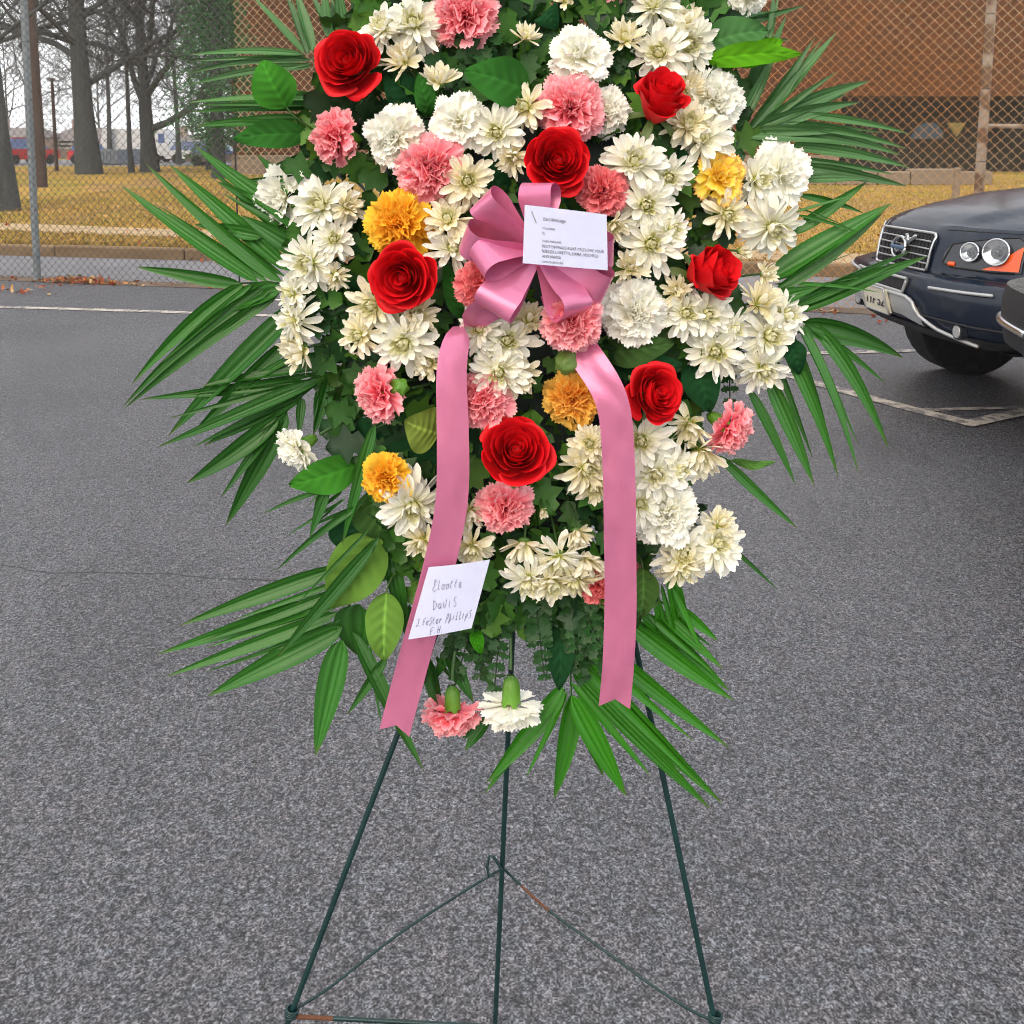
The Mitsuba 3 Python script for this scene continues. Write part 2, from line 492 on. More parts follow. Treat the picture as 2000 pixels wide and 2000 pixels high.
stripe([(-150, 595), (0, 600), (300, 609), (640, 621)], 0.10)
stripe([(1450, 694), (1620, 690), (1830, 684)], 0.085)
stripe([(1515, 727), (1640, 762), (1780, 800), (1905, 830)], 0.10)
stripe([(1880, 832), (2000, 806), (2200, 760)], 0.10, 'painted_line_end')
stripe([(1800, 802), (1905, 799), (2200, 791)], 0.05)

# ------------------------------------------------------------------ the chain link fence
fence = thing('chain_link_fence', 'tall weathered chain link fence along the far edge of the parking lot', 'fence')
WD, FH = 0.085, 3.3


def fabric(s0, s1, rad):
    k0, k1, nz = int(s0 / (WD / 2)), int(s1 / (WD / 2)), int(FH / (WD / 2))
    j = np.arange(nz + 1)
    out = []
    for k in range(k0, k1):
        u = k * WD / 2 + WD / 4 * (-1.0) ** (j + k)
        off = 0.004 * (-1.0) ** (j + k)
        wob = 0.012 * np.sin(k * 0.07 + j * 0.05) + 0.006 * np.sin(k * 0.31)
        P = FA + fdir * u[:, None] + fnorm * (off + wob)[:, None]
        P[:, 2] = 0.03 + j * WD / 2
        out.append(tube(P, rad, 3, cap=False))
    return join(*out)


s_mid = float(np.dot(at(468, 400, 9.5) - FA, fdir))
for q in np.linspace(8, 11, 60):                              # where the sight line at 468 px meets the fence
    p = at(468, 560, q)
    if np.dot(p - FA, fnorm) < 0:
        s_mid = float(np.dot(p - FA, fdir))
add(fence, 'wire_mesh', fabric(-2.5, s_mid, 0.0040), 'mat_wire', kind='stuff', label='dark grey diamond wire mesh')
add(fence, 'wire_mesh', fabric(s_mid + WD / 2, 13.0, 0.0042), 'mat_wire_rusty', kind='stuff', label='rusty tan diamond wire mesh')


def on_fence(px, py):
    d = ray(px, py)
    return CAM + d * (np.dot(FA - CAM, fnorm) / np.dot(d, fnorm))


def post(foot_px, foot_py, top_px, mat, label, r=0.038):
    f0, f1 = on_fence(foot_px, foot_py), on_fence(top_px, 0)
    lean = (f1 - f0) / (f1[2] - f0[2])
    foot = f0 - lean * f0[2] + fnorm * 0.055
    P = [foot + lean * z for z in (-0.05, 0.5, 1.5, 2.5, FH + 0.05)]
    k = add(fence, 'post', tube(P, r, 14), mat, smooth=40, label=label)
    add(k, 'cap', tube([P[-1], P[-1] + [0, 0, 0.02], P[-1] + [0, 0, 0.05]], [r * 1.15, r * 1.1, r * 0.3], 14), mat, smooth=40)
    for z in (0.25, 0.75, 1.3, 1.9, 2.5, 3.0):
        c0 = foot + lean * z - fnorm * 0.0
        add(k, 'tie', tube([c0 + r * 1.06 * np.array([math.cos(a), math.sin(a), 0.05 * math.sin(a)]) for a in np.linspace(0, 6.28, 13)], 0.003, 4), 'mat_wire')
    return k


pk = post(66, 545, 39, 'mat_post', 'blue grey galvanised fence post with a rusty foot')
post(1915, 372, 1940, 'mat_post_rusty', 'lichen grey rusted fence post above the car bonnet', 0.04)
post(-640, 520, -700, 'mat_post', 'galvanised fence post')
tb = on_fence(470, 560)
add(fence, 'tension_bar', box((-0.008, -0.006, 0), (0.008, 0.006, 1.62)) if False else moved(box((-0.007, -0.005, 0.02), (0.007, 0.005, 1.55)), frame(fdir, fnorm, (0, 0, 1), (tb[0], tb[1], 0) - fnorm * 0.02)), 'mat_black')
add(fence, 'rail', tube([FA - fdir * 3 + (0, 0, FH), FB + fdir * 5 + (0, 0, FH)] + fnorm * 0.02, 0.02, 8), 'mat_post', smooth=40)
rb0, rb1 = on_fence(1918, 247) + fnorm * 0.5, on_fence(2300, 247) + fnorm * 0.5
add(fence, 'brace_pipe', tube([on_fence(1920, 246) + fnorm * 0.07, on_fence(2400, 250) + fnorm * 0.07], 0.02, 8), 'mat_post_rusty', smooth=40)


# ------------------------------------------------------------------ bare trees
def bare_tree(label, px, py, h, r0, lean=(0, 0), fork=0.35, spread=0.75, seed=0, limbs=9, levels=5, twig=0.012, y=None, up=0.25, first=0.2, lr=0.36):
    r = np.random.default_rng(seed)
    foot = ground(px, py, LZ)
    if y:
        foot = at(px, py, y); foot[2] = LZ
    key = thing('bare_tree', label, 'tree', 'leafless trees behind the fence')
    n = 9
    t = np.linspace(0, 1, n)
    trunk = foot + np.stack([lean[0] * t * h + 0.10 * r0 * np.cumsum(r.normal(0, 1, n)), lean[1] * t * h + 0 * t, t * h], 1)
    rad = r0 * (1 - 0.8 * t) * (1 + 0.30 * np.exp(-t * 26))
    add(key, 'trunk', tube(trunk, rad, 12), 'mat_bark', smooth=60)
    twigs = []

    def grow(p, d, L, ra, lev):
        m_ = 6 if lev < 3 else 4
        pts, dd = [p], d
        for _ in range(m_):
            dd = unit(dd + r.normal(0, 0.17, 3) + np.array([0, 0, up * 0.12]))
            pts.append(pts[-1] + dd * L / m_)
        pts = np.array(pts)
        rr = np.linspace(ra, max(ra * 0.45, twig * 0.5), len(pts))
        twigs.append((lev, tube(pts, rr, 5 if lev < 3 else 3, cap=False)))
        if lev >= levels:
            return
        for k in range(r.integers(3, 6) if lev < levels - 1 else r.integers(3, 5)):
            q = r.uniform(0.25, 1.0)
            i = min(int(q * m_), m_ - 1)
            b = pts[i] + (pts[i + 1] - pts[i]) * (q * m_ - i)
            side = unit(np.cross(unit(pts[i + 1] - pts[i]), r.normal(0, 1, 3)))
            grow(b, unit(unit(pts[i + 1] - pts[i]) * 0.75 + side * spread + [0, 0, up * 0.35]), L * r.uniform(0.45, 0.68), max(rr[i] * 0.62, twig), lev + 1)

    for k in range(limbs):
        q = first + (0.98 - first) * (k + r.uniform(0, 0.8)) / limbs
        i = min(int(q * (n - 1)), n - 2)
        b = trunk[i] + (trunk[i + 1] - trunk[i]) * (q * (n - 1) - i)
        a = k * 2.4 + r.uniform(-0.5, 0.5)
        mark = len(twigs)
        grow(b, unit([math.cos(a), math.sin(a) * 0.8, 0.45 + 0.5 * q]), h * fork * (1.15 - 0.55 * q) * r.uniform(0.8, 1.15), max(rad[i] * lr, twig * 2), 1)
        add(key, 'limb', twigs[mark][1], 'mat_bark', smooth=True)
        twigs[mark] = None
    add(key, 'crown', join(*[w[1] for w in twigs if w]), 'mat_twig', kind='stuff')
    return key


bare_tree('slim leaning grey tree at the far end of the fence, cut by the picture edge', 18, 412, 12, 0.17, (-0.05, 0), 0.36, seed=2, limbs=9, levels=4, twig=0.008, first=0.22)
bare_tree('thickest bare tree trunk on the lawn, between the wooden pole and the low forked tree', 176, 340, 21, 0.45, (-0.02, 0), 0.40, seed=5, limbs=15, levels=5, twig=0.015, first=0.13)
bare_tree('dark low forked bare tree with a wide spreading crown', 296, 336, 11, 0.36, (0.0, 0), 0.62, 0.85, seed=8, limbs=14, levels=5, twig=0.015, first=0.15, lr=0.55)
bare_tree('thin bare tree close beside the low forked tree', 256, 337, 9.5, 0.12, (0.0, 0), 0.42, seed=13, limbs=9, levels=4, twig=0.012, first=0.3)
bare_tree('small rounded bare tree by the white cars', 408, 331, 6.5, 0.14, (0, 0), 0.62, 0.8, seed=21, limbs=12, levels=4, twig=0.014, first=0.12)
bare_tree('tall hazy bare tree far behind the blue grey container', 215, 318, 14, 0.17, (0.02, 0), 0.5, seed=31, limbs=11, levels=5, twig=0.022, first=0.25)
bare_tree('hazy bare tree far behind the red car', 60, 318, 16, 0.18, (0.0, 0), 0.55, seed=41, limbs=11, levels=5, twig=0.022, first=0.22)
bare_tree('hazy bare tree in front of the brown terrace', 350, 322, 13, 0.16, (0.0, 0), 0.55, seed=47, limbs=10, levels=5, twig=0.02, first=0.22)
bare_tree('bare tree leaning in over the lawn from beyond the picture edge', -130, 345, 18, 0.35, (0.03, 0), 0.5, seed=51, limbs=12, levels=5, twig=0.014, first=0.2)

for q_, (px, h_, sd, lab) in enumerate([(20, 12, 61, 'faint far bare tree at the left edge above the red house'), (196, 12, 63, 'faint far bare tree over the blue grey container'),
                                       (378, 13, 66, 'faint far bare tree beside the evergreen tree')]):
    bare_tree(lab, px, 312, h_, 0.14, (0, 0), 0.6, 0.9, seed=sd, limbs=12, levels=4, twig=0.035, first=0.16, y=104)
pole = thing('utility_pole', 'tall straight brown wooden pole standing on the lawn', 'pole')
p0 = ground(83, 366, LZ)
add(pole, 'shaft', tube([p0 + (-0.008 * z, 0, z - 0.1) for z in (0, 3, 6, 10)], [0.15, 0.14, 0.13, 0.11], 12), 'mat_pole', smooth=60)
add(pole, 'crossarm', moved(box((-1.1, -0.06, 8.9), (1.1, 0.06, 9.02), 0.01), frame((1, 0, 0), (0, 1, 0), (0, 0, 1), p0)), 'mat_pole')
pole2 = thing('utility_pole', 'thin distant pole between the brown pole and the thickest trunk', 'pole')
p0 = ground(111, 334, LZ)
add(pole2, 'shaft', tube([p0 + (0, 0, z) for z in (0, 2, 4.3)], [0.09, 0.08, 0.07], 10), 'mat_pole', smooth=60)
add(pole2, 'lamp_head', moved(box((-0.12, -0.35, 4.28), (0.12, 0.1, 4.4), 0.03), frame((1, 0, 0), (0, 1, 0), (0, 0, 1), p0)), 'mat_roof')


# evergreen tree at the corner of the brick building
def evergreen(label, px, y, h, rad, seed):
    r = np.random.default_rng(seed)
    foot = at(px, 330, y); foot[2] = LZ
    key = thing('evergreen_tree', label, 'tree')
    add(key, 'trunk', tube([foot + (0, 0, z) for z in (0, h * 0.5, h)], [0.28, 0.18, 0.03], 10), 'mat_bark', smooth=60)
    V, Fc, C = [], [], []
    nb = 240
    for k in range(nb):
        z = h * (0.10 + 0.9 * (k / nb) ** 0.9)
        L = rad * (1 - 0.55 * (z / h)) * r.uniform(0.65, 1.15)
        a = k * 2.39996 + r.uniform(-0.4, 0.4)
        d = np.array([math.cos(a), math.sin(a), r.uniform(-0.25, 0.2)])
        tone = r.uniform(0.6, 1.35)
        n = 95
        t = r.uniform(0.12, 1.0, n)
        P = foot + np.array([0, 0, z]) + d * (t * L)[:, None] + r.normal(0, 0.16, (n, 3)) * (0.5 + t)[:, None] - np.array([0, 0, 0.4]) * (t ** 2)[:, None]
        q = unit(np.cross(d, [0, 0, 1]))
        dirs = d + r.normal(0, 0.75, (n, 3)); dirs /= np.linalg.norm(dirs, axis=1, keepdims=True)
        si = np.cross(dirs, r.normal(0, 1, (n, 3))); si /= np.linalg.norm(si, axis=1, keepdims=True)
        l = 0.17 * r.uniform(0.6, 1.3, n)[:, None]
        tri = np.stack([P - si * 0.035, P + si * 0.035, P + dirs * l], 1)
        b0 = len(V) and sum(len(x) for x in V)
        V.append(tri.reshape(-1, 3)); C.append(np.tile(np.array([0.034, 0.115, 0.034]) * tone, (3 * n, 1)))
    V = np.vstack(V)
    add(key, 'crown', (V, np.arange(len(V)).reshape(-1, 3)), 'mat_needle', color=np.vstack(C), kind='stuff')


evergreen('loose dark evergreen tree at the corner of the brick building', 427, 37, 13, 1.75, 3)


# ------------------------------------------------------------------ far buildings and cars
bld = thing('brick_building', 'long brown brick building with a dark covered bay behind the fence', 'building')
BX, BY = at(455, 300, 42)[0], 42.0
oz = 3.45
ox0, ox1 = at(1640, 300, 42)[0], at(2120, 300, 42)[0]
add(bld, 'wall', box((BX, BY, 0), (ox0, BY + 14, 11.5)), 'mat_brick')
add(bld, 'wall', box((ox0, BY, oz), (ox1, BY + 14, 11.5)), 'mat_brick')
add(bld, 'wall', box((ox1, BY, 0), (40, BY + 14, 11.5)), 'mat_brick')
add(bld, 'back_wall', box((ox0, BY + 4.5, 0), (ox1, BY + 14, oz)), 'mat_dark')
add(bld, 'coping', box((BX - 0.1, BY - 0.1, 11.5), (40.1, BY + 14.1, 11.75)), 'mat_concrete')
add(bld, 'plinth', box((BX - 0.06, BY - 0.06, 0), (ox0 - 0.05, BY - 0.001, 0.95)), 'mat_concrete')
wall = thing('concrete_wall', 'low pale broken concrete wall between the lawn and the brick building', 'wall')
wx0, wx1, wy = at(1575, 350, 31)[0], at(1905, 350, 31)[0], 31.0
x = wx0
while x < wx1:
    L = rng.uniform(0.9, 1.5)
    hgt = 0.46 + rng.uniform(-0.07, 0.06)
    add(wall, 'block', box((x, wy + rng.uniform(-0.05, 0.05), LZ), (x + L - 0.03, wy + 0.5, LZ + hgt), 0.03), 'mat_concrete')
    x += L
st = thing('marker_post', 'short pale stub post in the lawn just left of the rusted fence post', 'post')
q = ground(1866, 388, LZ)
add(st, 'shaft', tube([q, q + (0, 0, 0.3), q + (0.01, 0, 0.68)], [0.09, 0.085, 0.08], 10), 'mat_concrete', smooth=40)
add(st, 'cap', tube([q + (0.01, 0, 0.68), q + (0.01, 0, 0.72), q + (0.01, 0, 0.75)], [0.1, 0.1, 0.03], 10), 'mat_concrete', smooth=40)
sg = thing('wall_sign', 'dim blue rounded board with a yellow pennant under the covered bay', 'sign')


def slab(pix, y, th, mat, name):
    P = np.array([at(a, b, y) for a, b in pix])
    Q = P + [0, th, 0]
    n = len(P)
    f = [[0, k, k + 1] for k in range(1, n - 1)] + [[n, n + k + 1, n + k] for k in range(1, n - 1)]
    for k in range(n):
        j = (k + 1) % n
        f += [[k, n + k, j], [j, n + k, n + j]]
    add(sg, name, (np.vstack([P, Q]), np.array(f)), mat)


slab([(1778, 272), (1792, 250), (1808, 240), (1828, 240), (1842, 258), (1842, 270)], 41.7, 0.2, 'mat_blue_sign', 'board')
slab([(1850, 240), (1887, 240), (1869, 268)], 41.6, 0.1, 'mat_yellow_sign', 'pennant')

# terrace of houses far left, with windows and roofs
def house(label, px0, px1, top, y, mat, eave, rows=2, cols=3):
    x0, x1 = at(px0, 300, y)[0], at(px1, 300, y)[0]
    zt = at(px0, top, y)[2]
    ze = at(px0, eave, y)[2]
    k = thing('house', label, 'house')
    add(k, 'wall', box((x0, y, 0), (x1, y + 9, ze)), mat)
    P = np.array([(x0 - 0.3, y - 0.4, ze), (x1 + 0.3, y - 0.4, ze), (x1 + 0.3, y + 9.4, ze), (x0 - 0.3, y + 9.4, ze), (x0 + 0.6, y + 4.5, zt), (x1 - 0.6, y + 4.5, zt)])
    rf = add(k, 'roof', (P, np.array([[0, 1, 5], [0, 5, 4], [2, 3, 4], [2, 4, 5], [1, 2, 5], [3, 0, 4], [0, 2, 1], [0, 3, 2]])), 'mat_roof')
    add(rf, 'chimney', box((x0 + 1, y + 3.5, ze), (x0 + 1.7, y + 4.3, zt + 0.8)), mat)
    for i in range(cols):
        for j in range(rows):
            cx = x0 + (x1 - x0) * (i + 0.5) / cols
            cz = 0.9 + (ze - 0.9) * (j + 0.35) / rows
            w = add(k, 'window', box((cx - 0.5, y - 0.05, cz), (cx + 0.5, y - 0.005, cz + min(1.3, (ze - 0.9) / rows * 0.6))), 'mat_dark')
            add(w, 'sill', box((cx - 0.6, y - 0.14, cz - 0.1), (cx + 0.6, y - 0.004, cz)), 'mat_white')


house('brown brick terrace house beyond the lawn, left of the evergreen tree', 305, 420, 262, 92, 'mat_house', 283, 2, 5)
house('pale beige house behind the low forked tree', 226, 300, 268, 88, 'mat_house_pale', 286, 2, 3)
house('pinkish brown house between the wooden pole and the thickest trunk', 92, 190, 248, 96, 'mat_house', 275, 2, 4)
house('dull red house at the far left edge behind the red car', -60, 50, 248, 90, 'mat_house', 268, 2, 4)
house('grey brown house low behind the palm leaves, next to the evergreen', 470, 640, 268, 41.0 + 50, 'mat_house', 285, 2, 4)

cont = thing('shipping_container', 'blue grey container right of the thickest tree trunk', 'container')
cx0, cx1, cyy = at(188, 300, 60)[0], at(231, 300, 60)[0], 60.0
ch = at(188, 292, 60)[2]
add(cont, 'body', box((cx0, cyy, LZ + 0.1), (cx1, cyy + 5, ch)), 'mat_container')
for x in np.arange(cx0 + 0.1, cx1, 0.22):
    add(cont, 'rib', box((x, cyy - 0.05, LZ + 0.2), (x + 0.1, cyy - 0.002, ch - 0.1)), 'mat_container')


def small_car(name, label, px, py, y, L, w, h, mat, glass='mat_far_glass', group=None, van=False, yaw=0.0):
    o = at(px, py, y); o[2] = LZ + 0.012
    k = thing(name, label, 'car' if name != 'parked_van' else 'van', group)
    M = frame((math.cos(yaw), math.sin(yaw), 0), (-math.sin(yaw), math.cos(yaw), 0), (0, 0, 1), o)
    prof = ([(-0.5, 0.2), (0.5, 0.2), (0.5, 0.55), (0.46, 0.95), (0.4, 1.0), (-0.46, 1.0), (-0.5, 0.6)] if van else
            [(-0.5, 0.2), (0.5, 0.2), (0.5, 0.48), (0.46, 0.58), (-0.46, 0.6), (-0.5, 0.5)])
    v = []
    for yy, ins in ((-w / 2, 0), (w / 2, 0)):
        v += [(a * L, yy, b * h) for a, b in prof]
    hull = trimesh.convex.convex_hull(np.array(v))
    add(k, 'body', moved(hull, M), mat)
    if van:
        add(k, 'windscreen', moved(box((L * 0.36, -w / 2 - 0.01, h * 0.58), (L * 0.455, w / 2 + 0.01, h * 0.86)), M), glass)
    else:
        cab = trimesh.convex.convex_hull(np.array([(a * L, s_ * w / 2 * b_, z * h) for a, b_, z in ((-0.42, 0.96, 0.585), (0.3, 0.96, 0.585), (-0.33, 0.8, 1.0), (0.12, 0.8, 1.0)) for s_ in (-1, 1)]))
        add(k, 'cabin', moved(cab, M), glass)
        add(k, 'roof', moved(box((-0.33 * L, -w * 0.41, h * 0.985), (0.13 * L, w * 0.41, h * 1.02), 0.02), M), mat)
    for a in (-0.32, 0.32):
        for s_ in (-1, 1):
            add(k, 'wheel', moved(tube([(a * L, s_ * (w / 2 - 0.18), 0.31), (a * L, s_ * (w / 2 + 0.01), 0.31)], 0.31, 14), M), 'mat_tyre', smooth=40)
    for s_ in (-1, 1):
        add(k, 'tail_light', moved(box((-0.505 * L, s_ * w * 0.38 - 0.12, h * 0.42), (-0.49 * L, s_ * w * 0.38 + 0.12, h * 0.5)), M), 'mat_red_paint')
    return k


small_car('parked_car', 'red car with blue windows parked beyond the lawn at the far left', 46, 330, 62, 4.2, 1.8, 1.62, 'mat_red_paint', yaw=1.2)
small_car('parked_car', 'red car half hidden behind the thickest tree trunk', 180, 330, 62, 2.6, 1.7, 1.45, 'mat_red_paint', yaw=0.3)
small_car('parked_van', 'white van standing behind the low forked tree', 275, 330, 68, 4.6, 2.0, 2.3, 'mat_white', van=True)
small_car('parked_car', 'white car beyond the lawn beside the small rounded tree', 392, 330, 66, 4.3, 1.8, 1.45, 'mat_white', yaw=0.1)
small_car('parked_car', 'dark car beyond the lawn, low behind the palm leaves', 430, 332, 58, 3.6, 1.8, 1.2, 'mat_roof', yaw=0.1)

# ------------------------------------------------------------------ the two parked sport utility cars
def suv(key, N, deg, zs, paint, detail):
    """N: the nose's foot; deg: heading, degrees turned from facing the eye towards the left."""
    hd = np.array([-math.sin(math.radians(deg)), -math.cos(math.radians(deg)), 0])
    lf_ = np.array([-hd[1], hd[0], 0])                      # the car's own left, the side nearer to the eye
    N = np.array([N[0], N[1], 0.0])
    HW, DEP, EX = 0.93, 0.5, 2.8

    def C(a, b, z):
        return N - hd * a + lf_ * b + np.array([0, 0, z * zs])

    def nose(b, hw=HW, z=0.9):
        q = min(abs(b) / hw, 1.0)
        k = np.interp(z, [0.76, 0.80], [0.20, 0.55])
        return k * max(0, q - 0.30) * hw + (DEP - k * 0.70 * hw) * max(0, (q - 0.30) / 0.70) ** 5

    rows = [(0.44, 0.12, 0.80), (0.47, 0.05, 0.88), (0.53, 0.005, 0.92), (0.60, -0.025, 0.93), (0.68, -0.035, 0.93), (0.755, -0.03, 0.93), (0.778, -0.01, 0.92), (0.788, 0.03, 0.915), (0.82, 0.035, 0.915), (0.90, 0.045, 0.91), (0.97, 0.06, 0.905), (1.01, 0.085, 0.89), (1.03, 0.115, 0.865)]
    zz, sh, hw_ = np.array(rows).T
    shift = lambda z: np.interp(z, zz, sh)
    halfw = lambda z: np.interp(z, zz, hw_)

    def Fp(b, z, proud=0.0):
        w = halfw(z)
        return C(nose(b, w, z) + shift(z) - proud, b, z)

    # outline parameter: far side rear -> nose -> near side rear
    ph = np.concatenate([np.linspace(2.2, 0.55, 7)[:-1], [None] * 41, np.linspace(0.55, 2.2, 7)[1:]])
    P = np.zeros((len(rows), len(ph), 3))
    for i, (z, s_, w) in enumerate(rows):
        for j, q in enumerate(ph):
            if q is None:
                th = (j - 6) / 40 * np.pi - np.pi / 2
                b = w * math.sin(th)
                P[i, j] = C(nose(b, w, z) + s_, b, z)
            else:
                P[i, j] = C(q, -w if j < 6 else w, z + 0.03 * (q - 0.5) * (z > 0.9))
    body = add(key, 'body', grid(P), paint, smooth=50)
    add(body, 'side_panel', join(box((0, 0, 0), (0.001, 0.001, 0.001)), *[(np.array([C(2.2, s_ * 0.93, 0.4), C(4.6, s_ * 0.93, 0.4), C(4.6, s_ * 0.9, 1.1), C(2.2, s_ * 0.9, 1.1)]), np.array([[0, 1, 2], [0, 2, 3]])) for s_ in (-1, 1)], (np.array([C(4.6, -0.93, 0.4), C(4.6, 0.93, 0.4), C(4.6, 0.9, 1.1), C(4.6, -0.9, 1.1)]), np.array([[0, 1, 2], [0, 2, 3]]))), paint)
    # bonnet
    st_ = np.concatenate([[0.116], np.linspace(0.13, 0.40, 12), np.linspace(0.48, 1.35, 10)])
    t = np.linspace(-1, 1, 33)
    H_ = np.zeros((len(st_), len(t), 3))
    for i, a in enumerate(st_):
        bb_ = np.linspace(0.24, 0.865, 60)
        be = float(np.interp(a - 0.115, [nose(x_, 0.865, 1.03) for x_ in bb_], bb_))
        ze = 1.03 + 0.045 * max(0, a - 0.3)
        zc_ = np.interp(a, [0.115, 0.16, 0.22, 0.35, 0.75, 1.35], [1.031, 1.062, 1.085, 1.115, 1.185, 1.25])
        for j, u in enumerate(t):
            b = be * u
            vb = 0.29 + 0.28 * a
            ridge = 0.022 * (1 - min(1, max(0, (abs(b) - vb + 0.05) / 0.07)) ** 1) * min(1, (a - 0.115) / 0.15)
            H_[i, j] = C(a, b, ze + (zc_ - 0.02 - ze) * (1 - abs(u) ** 2.6) + ridge)
    add(key, 'bonnet', grid(H_), paint, smooth=35)
    wsx = [C(1.35, -0.78, 1.10), C(1.35, 0.78, 1.10), C(2.15, 0.66, 1.68), C(2.15, -0.66, 1.68)]
    add(key, 'windscreen', (np.array(wsx), np.array([[0, 1, 2], [0, 2, 3]])), 'mat_lamp_black')
    cab = trimesh.convex.convex_hull(np.array([C(a, s_ * b, z) for a, b, z in ((1.38, 0.8, 1.06), (2.18, 0.66, 1.67), (2.2, 0.66, 1.73), (4.3, 0.64, 1.70), (4.55, 0.8, 1.08)) for s_ in (-1, 1)]))
    add(key, 'cabin', cab, paint)
    for s_ in (-1, 1):
        add(key, 'side_window', (np.array([C(1.75, s_ * 0.812, 1.12), C(4.2, s_ * 0.812, 1.12), C(4.1, s_ * 0.70, 1.60), C(2.25, s_ * 0.70, 1.60)]), np.array([[0, 1, 2], [0, 2, 3]])), 'mat_lamp_black')
        mq = trimesh.creation.icosphere(2, 0.1)
        add(key, 'wing_mirror', (np.array([C(1.62 + p[0] * 0.6, s_ * 1.03 + p[1] * 1.1, 1.16 + p[2] * 0.8) for p in mq.vertices]), mq.faces), paint, True)
    add(key, 'underbody', join(box((0, 0, 0), (0.001, 0.001, 0.001)), (np.array([C(0.2, -0.75, 0.45), C(0.2, 0.75, 0.45), C(4.6, 0.75, 0.32), C(4.6, -0.75, 0.32)]), np.array([[0, 1, 2], [0, 2, 3]]))), 'mat_black')
    for a in (0.89, 3.75):
        for s_ in (-1, 1):
            w = add(key, 'wheel', tube([C(a, s_ * 0.66, 0.37 / zs), C(a, s_ * 0.68, 0.37 / zs), C(a, s_ * 0.89, 0.37 / zs), C(a, s_ * 0.905, 0.37 / zs)], [0.33, 0.37, 0.37, 0.33], 30), 'mat_tyre', smooth=40)
            add(w, 'rim', tube([C(a, s_ * 0.88, 0.37 / zs), C(a, s_ * 0.91, 0.37 / zs)], [0.23, 0.21], 24), 'mat_silver', smooth=40)
            add(key, 'wheel_arch', tube([C(a + 0.45 * math.cos(q), s_ * 0.925, 0.37 / zs + 0.44 * math.sin(q) / zs) for q in np.linspace(0.1, 3.04, 16)], 0.03, 6), 'mat_trim', smooth=True)

    def patch(name, bs, lo, hi, proud, mat, nz=5, parent=key, smooth=True):
        G = np.array([[Fp(b, lo_ + (hi_ - lo_) * k, proud) for k in np.linspace(0, 1, nz)] for b, lo_, hi_ in zip(bs, lo, hi)])
        B = np.array([[Fp(b, lo_ + (hi_ - lo_) * k, proud - 0.012) for k in (0, 1)] for b, lo_, hi_ in zip(bs, lo, hi)])
        g = grid(G)
        e1 = grid(np.stack([G[:, 0], B[:, 0]], 1)); e2 = grid(np.stack([G[:, -1], B[:, 1]], 1))
        return add(parent, name, join(g, e1, e2), mat, smooth=40 if smooth else False)

    def line(name, pts, rad, mat, parent=key, proud=0.012, closed=False):
        pts = list(pts) + ([pts[0]] if closed else [])
        Q = []
        for (b0, z0), (b1, z1) in zip(pts[:-1], pts[1:]):
            for k in np.linspace(0, 1, 7)[:-1]:
                Q.append(Fp(b0 + (b1 - b0) * k, z0 + (z1 - z0) * k, proud))
        Q.append(Fp(*pts[-1], proud))
        return add(parent, name, tube(Q, rad, 8), mat, smooth=True)

    one = np.ones
    if not detail:
        bs = np.linspace(-0.9, -0.2, 24)
        bc = patch('bumper_cover', bs, 0.58 * one(24), 0.762 * one(24), 0.05, 'mat_trim')
        add(bc, 'step_pad', grid(np.array([[Fp(b, 0.762, 0.05), Fp(b, 0.772, 0.03), Fp(b, 0.782, -0.03), Fp(b, 0.786, -0.08)] for b in bs])), 'mat_pad')
        line('chrome_strip', [(-0.885, 0.65), (-0.6, 0.65), (-0.3, 0.65)], 0.016, 'mat_chrome', proud=0.055)
        line('chrome_strip', [(-0.84, 0.47), (-0.5, 0.47)], 0.012, 'mat_silver', proud=0.03)
        for s_ in (-1, 1):
            b2 = np.linspace(0.42, 0.80, 12) * s_
            patch('headlight', b2, 0.80 * one(12), 0.95 * one(12), 0.012, 'mat_lamp_black')
            patch('fog_lamp', np.linspace(0.74, 0.86, 6) * s_, 0.50 * one(6), 0.57 * one(6), 0.02, 'mat_silver')
        g = patch('grille', np.linspace(-0.36, 0.36, 12), 0.79 * one(12), 0.97 * one(12), 0.012, 'mat_black')
        for z in (0.83, 0.88, 0.93):
            line('bar', [(-0.34, z), (0.34, z)], 0.008, 'mat_chrome', parent=g, proud=0.016)
        return
    g = patch('grille', np.linspace(-0.265, 0.265, 14), 0.795 * one(14), 0.978 * one(14), 0.006, 'mat_black')
    line('frame', [(-0.275, 0.80), (-0.262, 0.788), (0.25, 0.800), (0.262, 0.82), (0.278, 0.975), (0.262, 0.99), (-0.27, 0.985), (-0.278, 0.97)], 0.0085, 'mat_chrome', parent=g, closed=True)
    for z in (0.835, 0.872, 0.91, 0.948):
        line('bar', [(-0.255, z), (0.255, z)], 0.0052, 'mat_chrome', parent=g, proud=0.014)
    for b in np.linspace(-0.22, 0.22, 13):
        line('slat', [(b, 0.80), (b, 0.972)], 0.003, 'mat_trim', parent=g, proud=0.009)
    line('diagonal_bar', [(-0.05, 0.87), (0.12, 0.968)], 0.011, 'mat_chrome', parent=g, proud=0.024)
    em = [Fp(0.068 * math.cos(q) - 0.02, 0.893 + 0.056 * math.sin(q), 0.032) for q in np.linspace(0, 2 * np.pi, 25)]
    e_ = add(g, 'emblem', tube(em, 0.009, 8), 'mat_chrome', smooth=True)
    line('emblem_bar', [(-0.085, 0.893), (0.045, 0.893)], 0.012, 'mat_plate_blue', parent=g, proud=0.036)
    line('emblem_arrow', [(0.02, 0.935), (0.055, 0.965), (0.02, 0.965), (0.055, 0.965), (0.055, 0.935)], 0.006, 'mat_chrome', parent=g, proud=0.034)
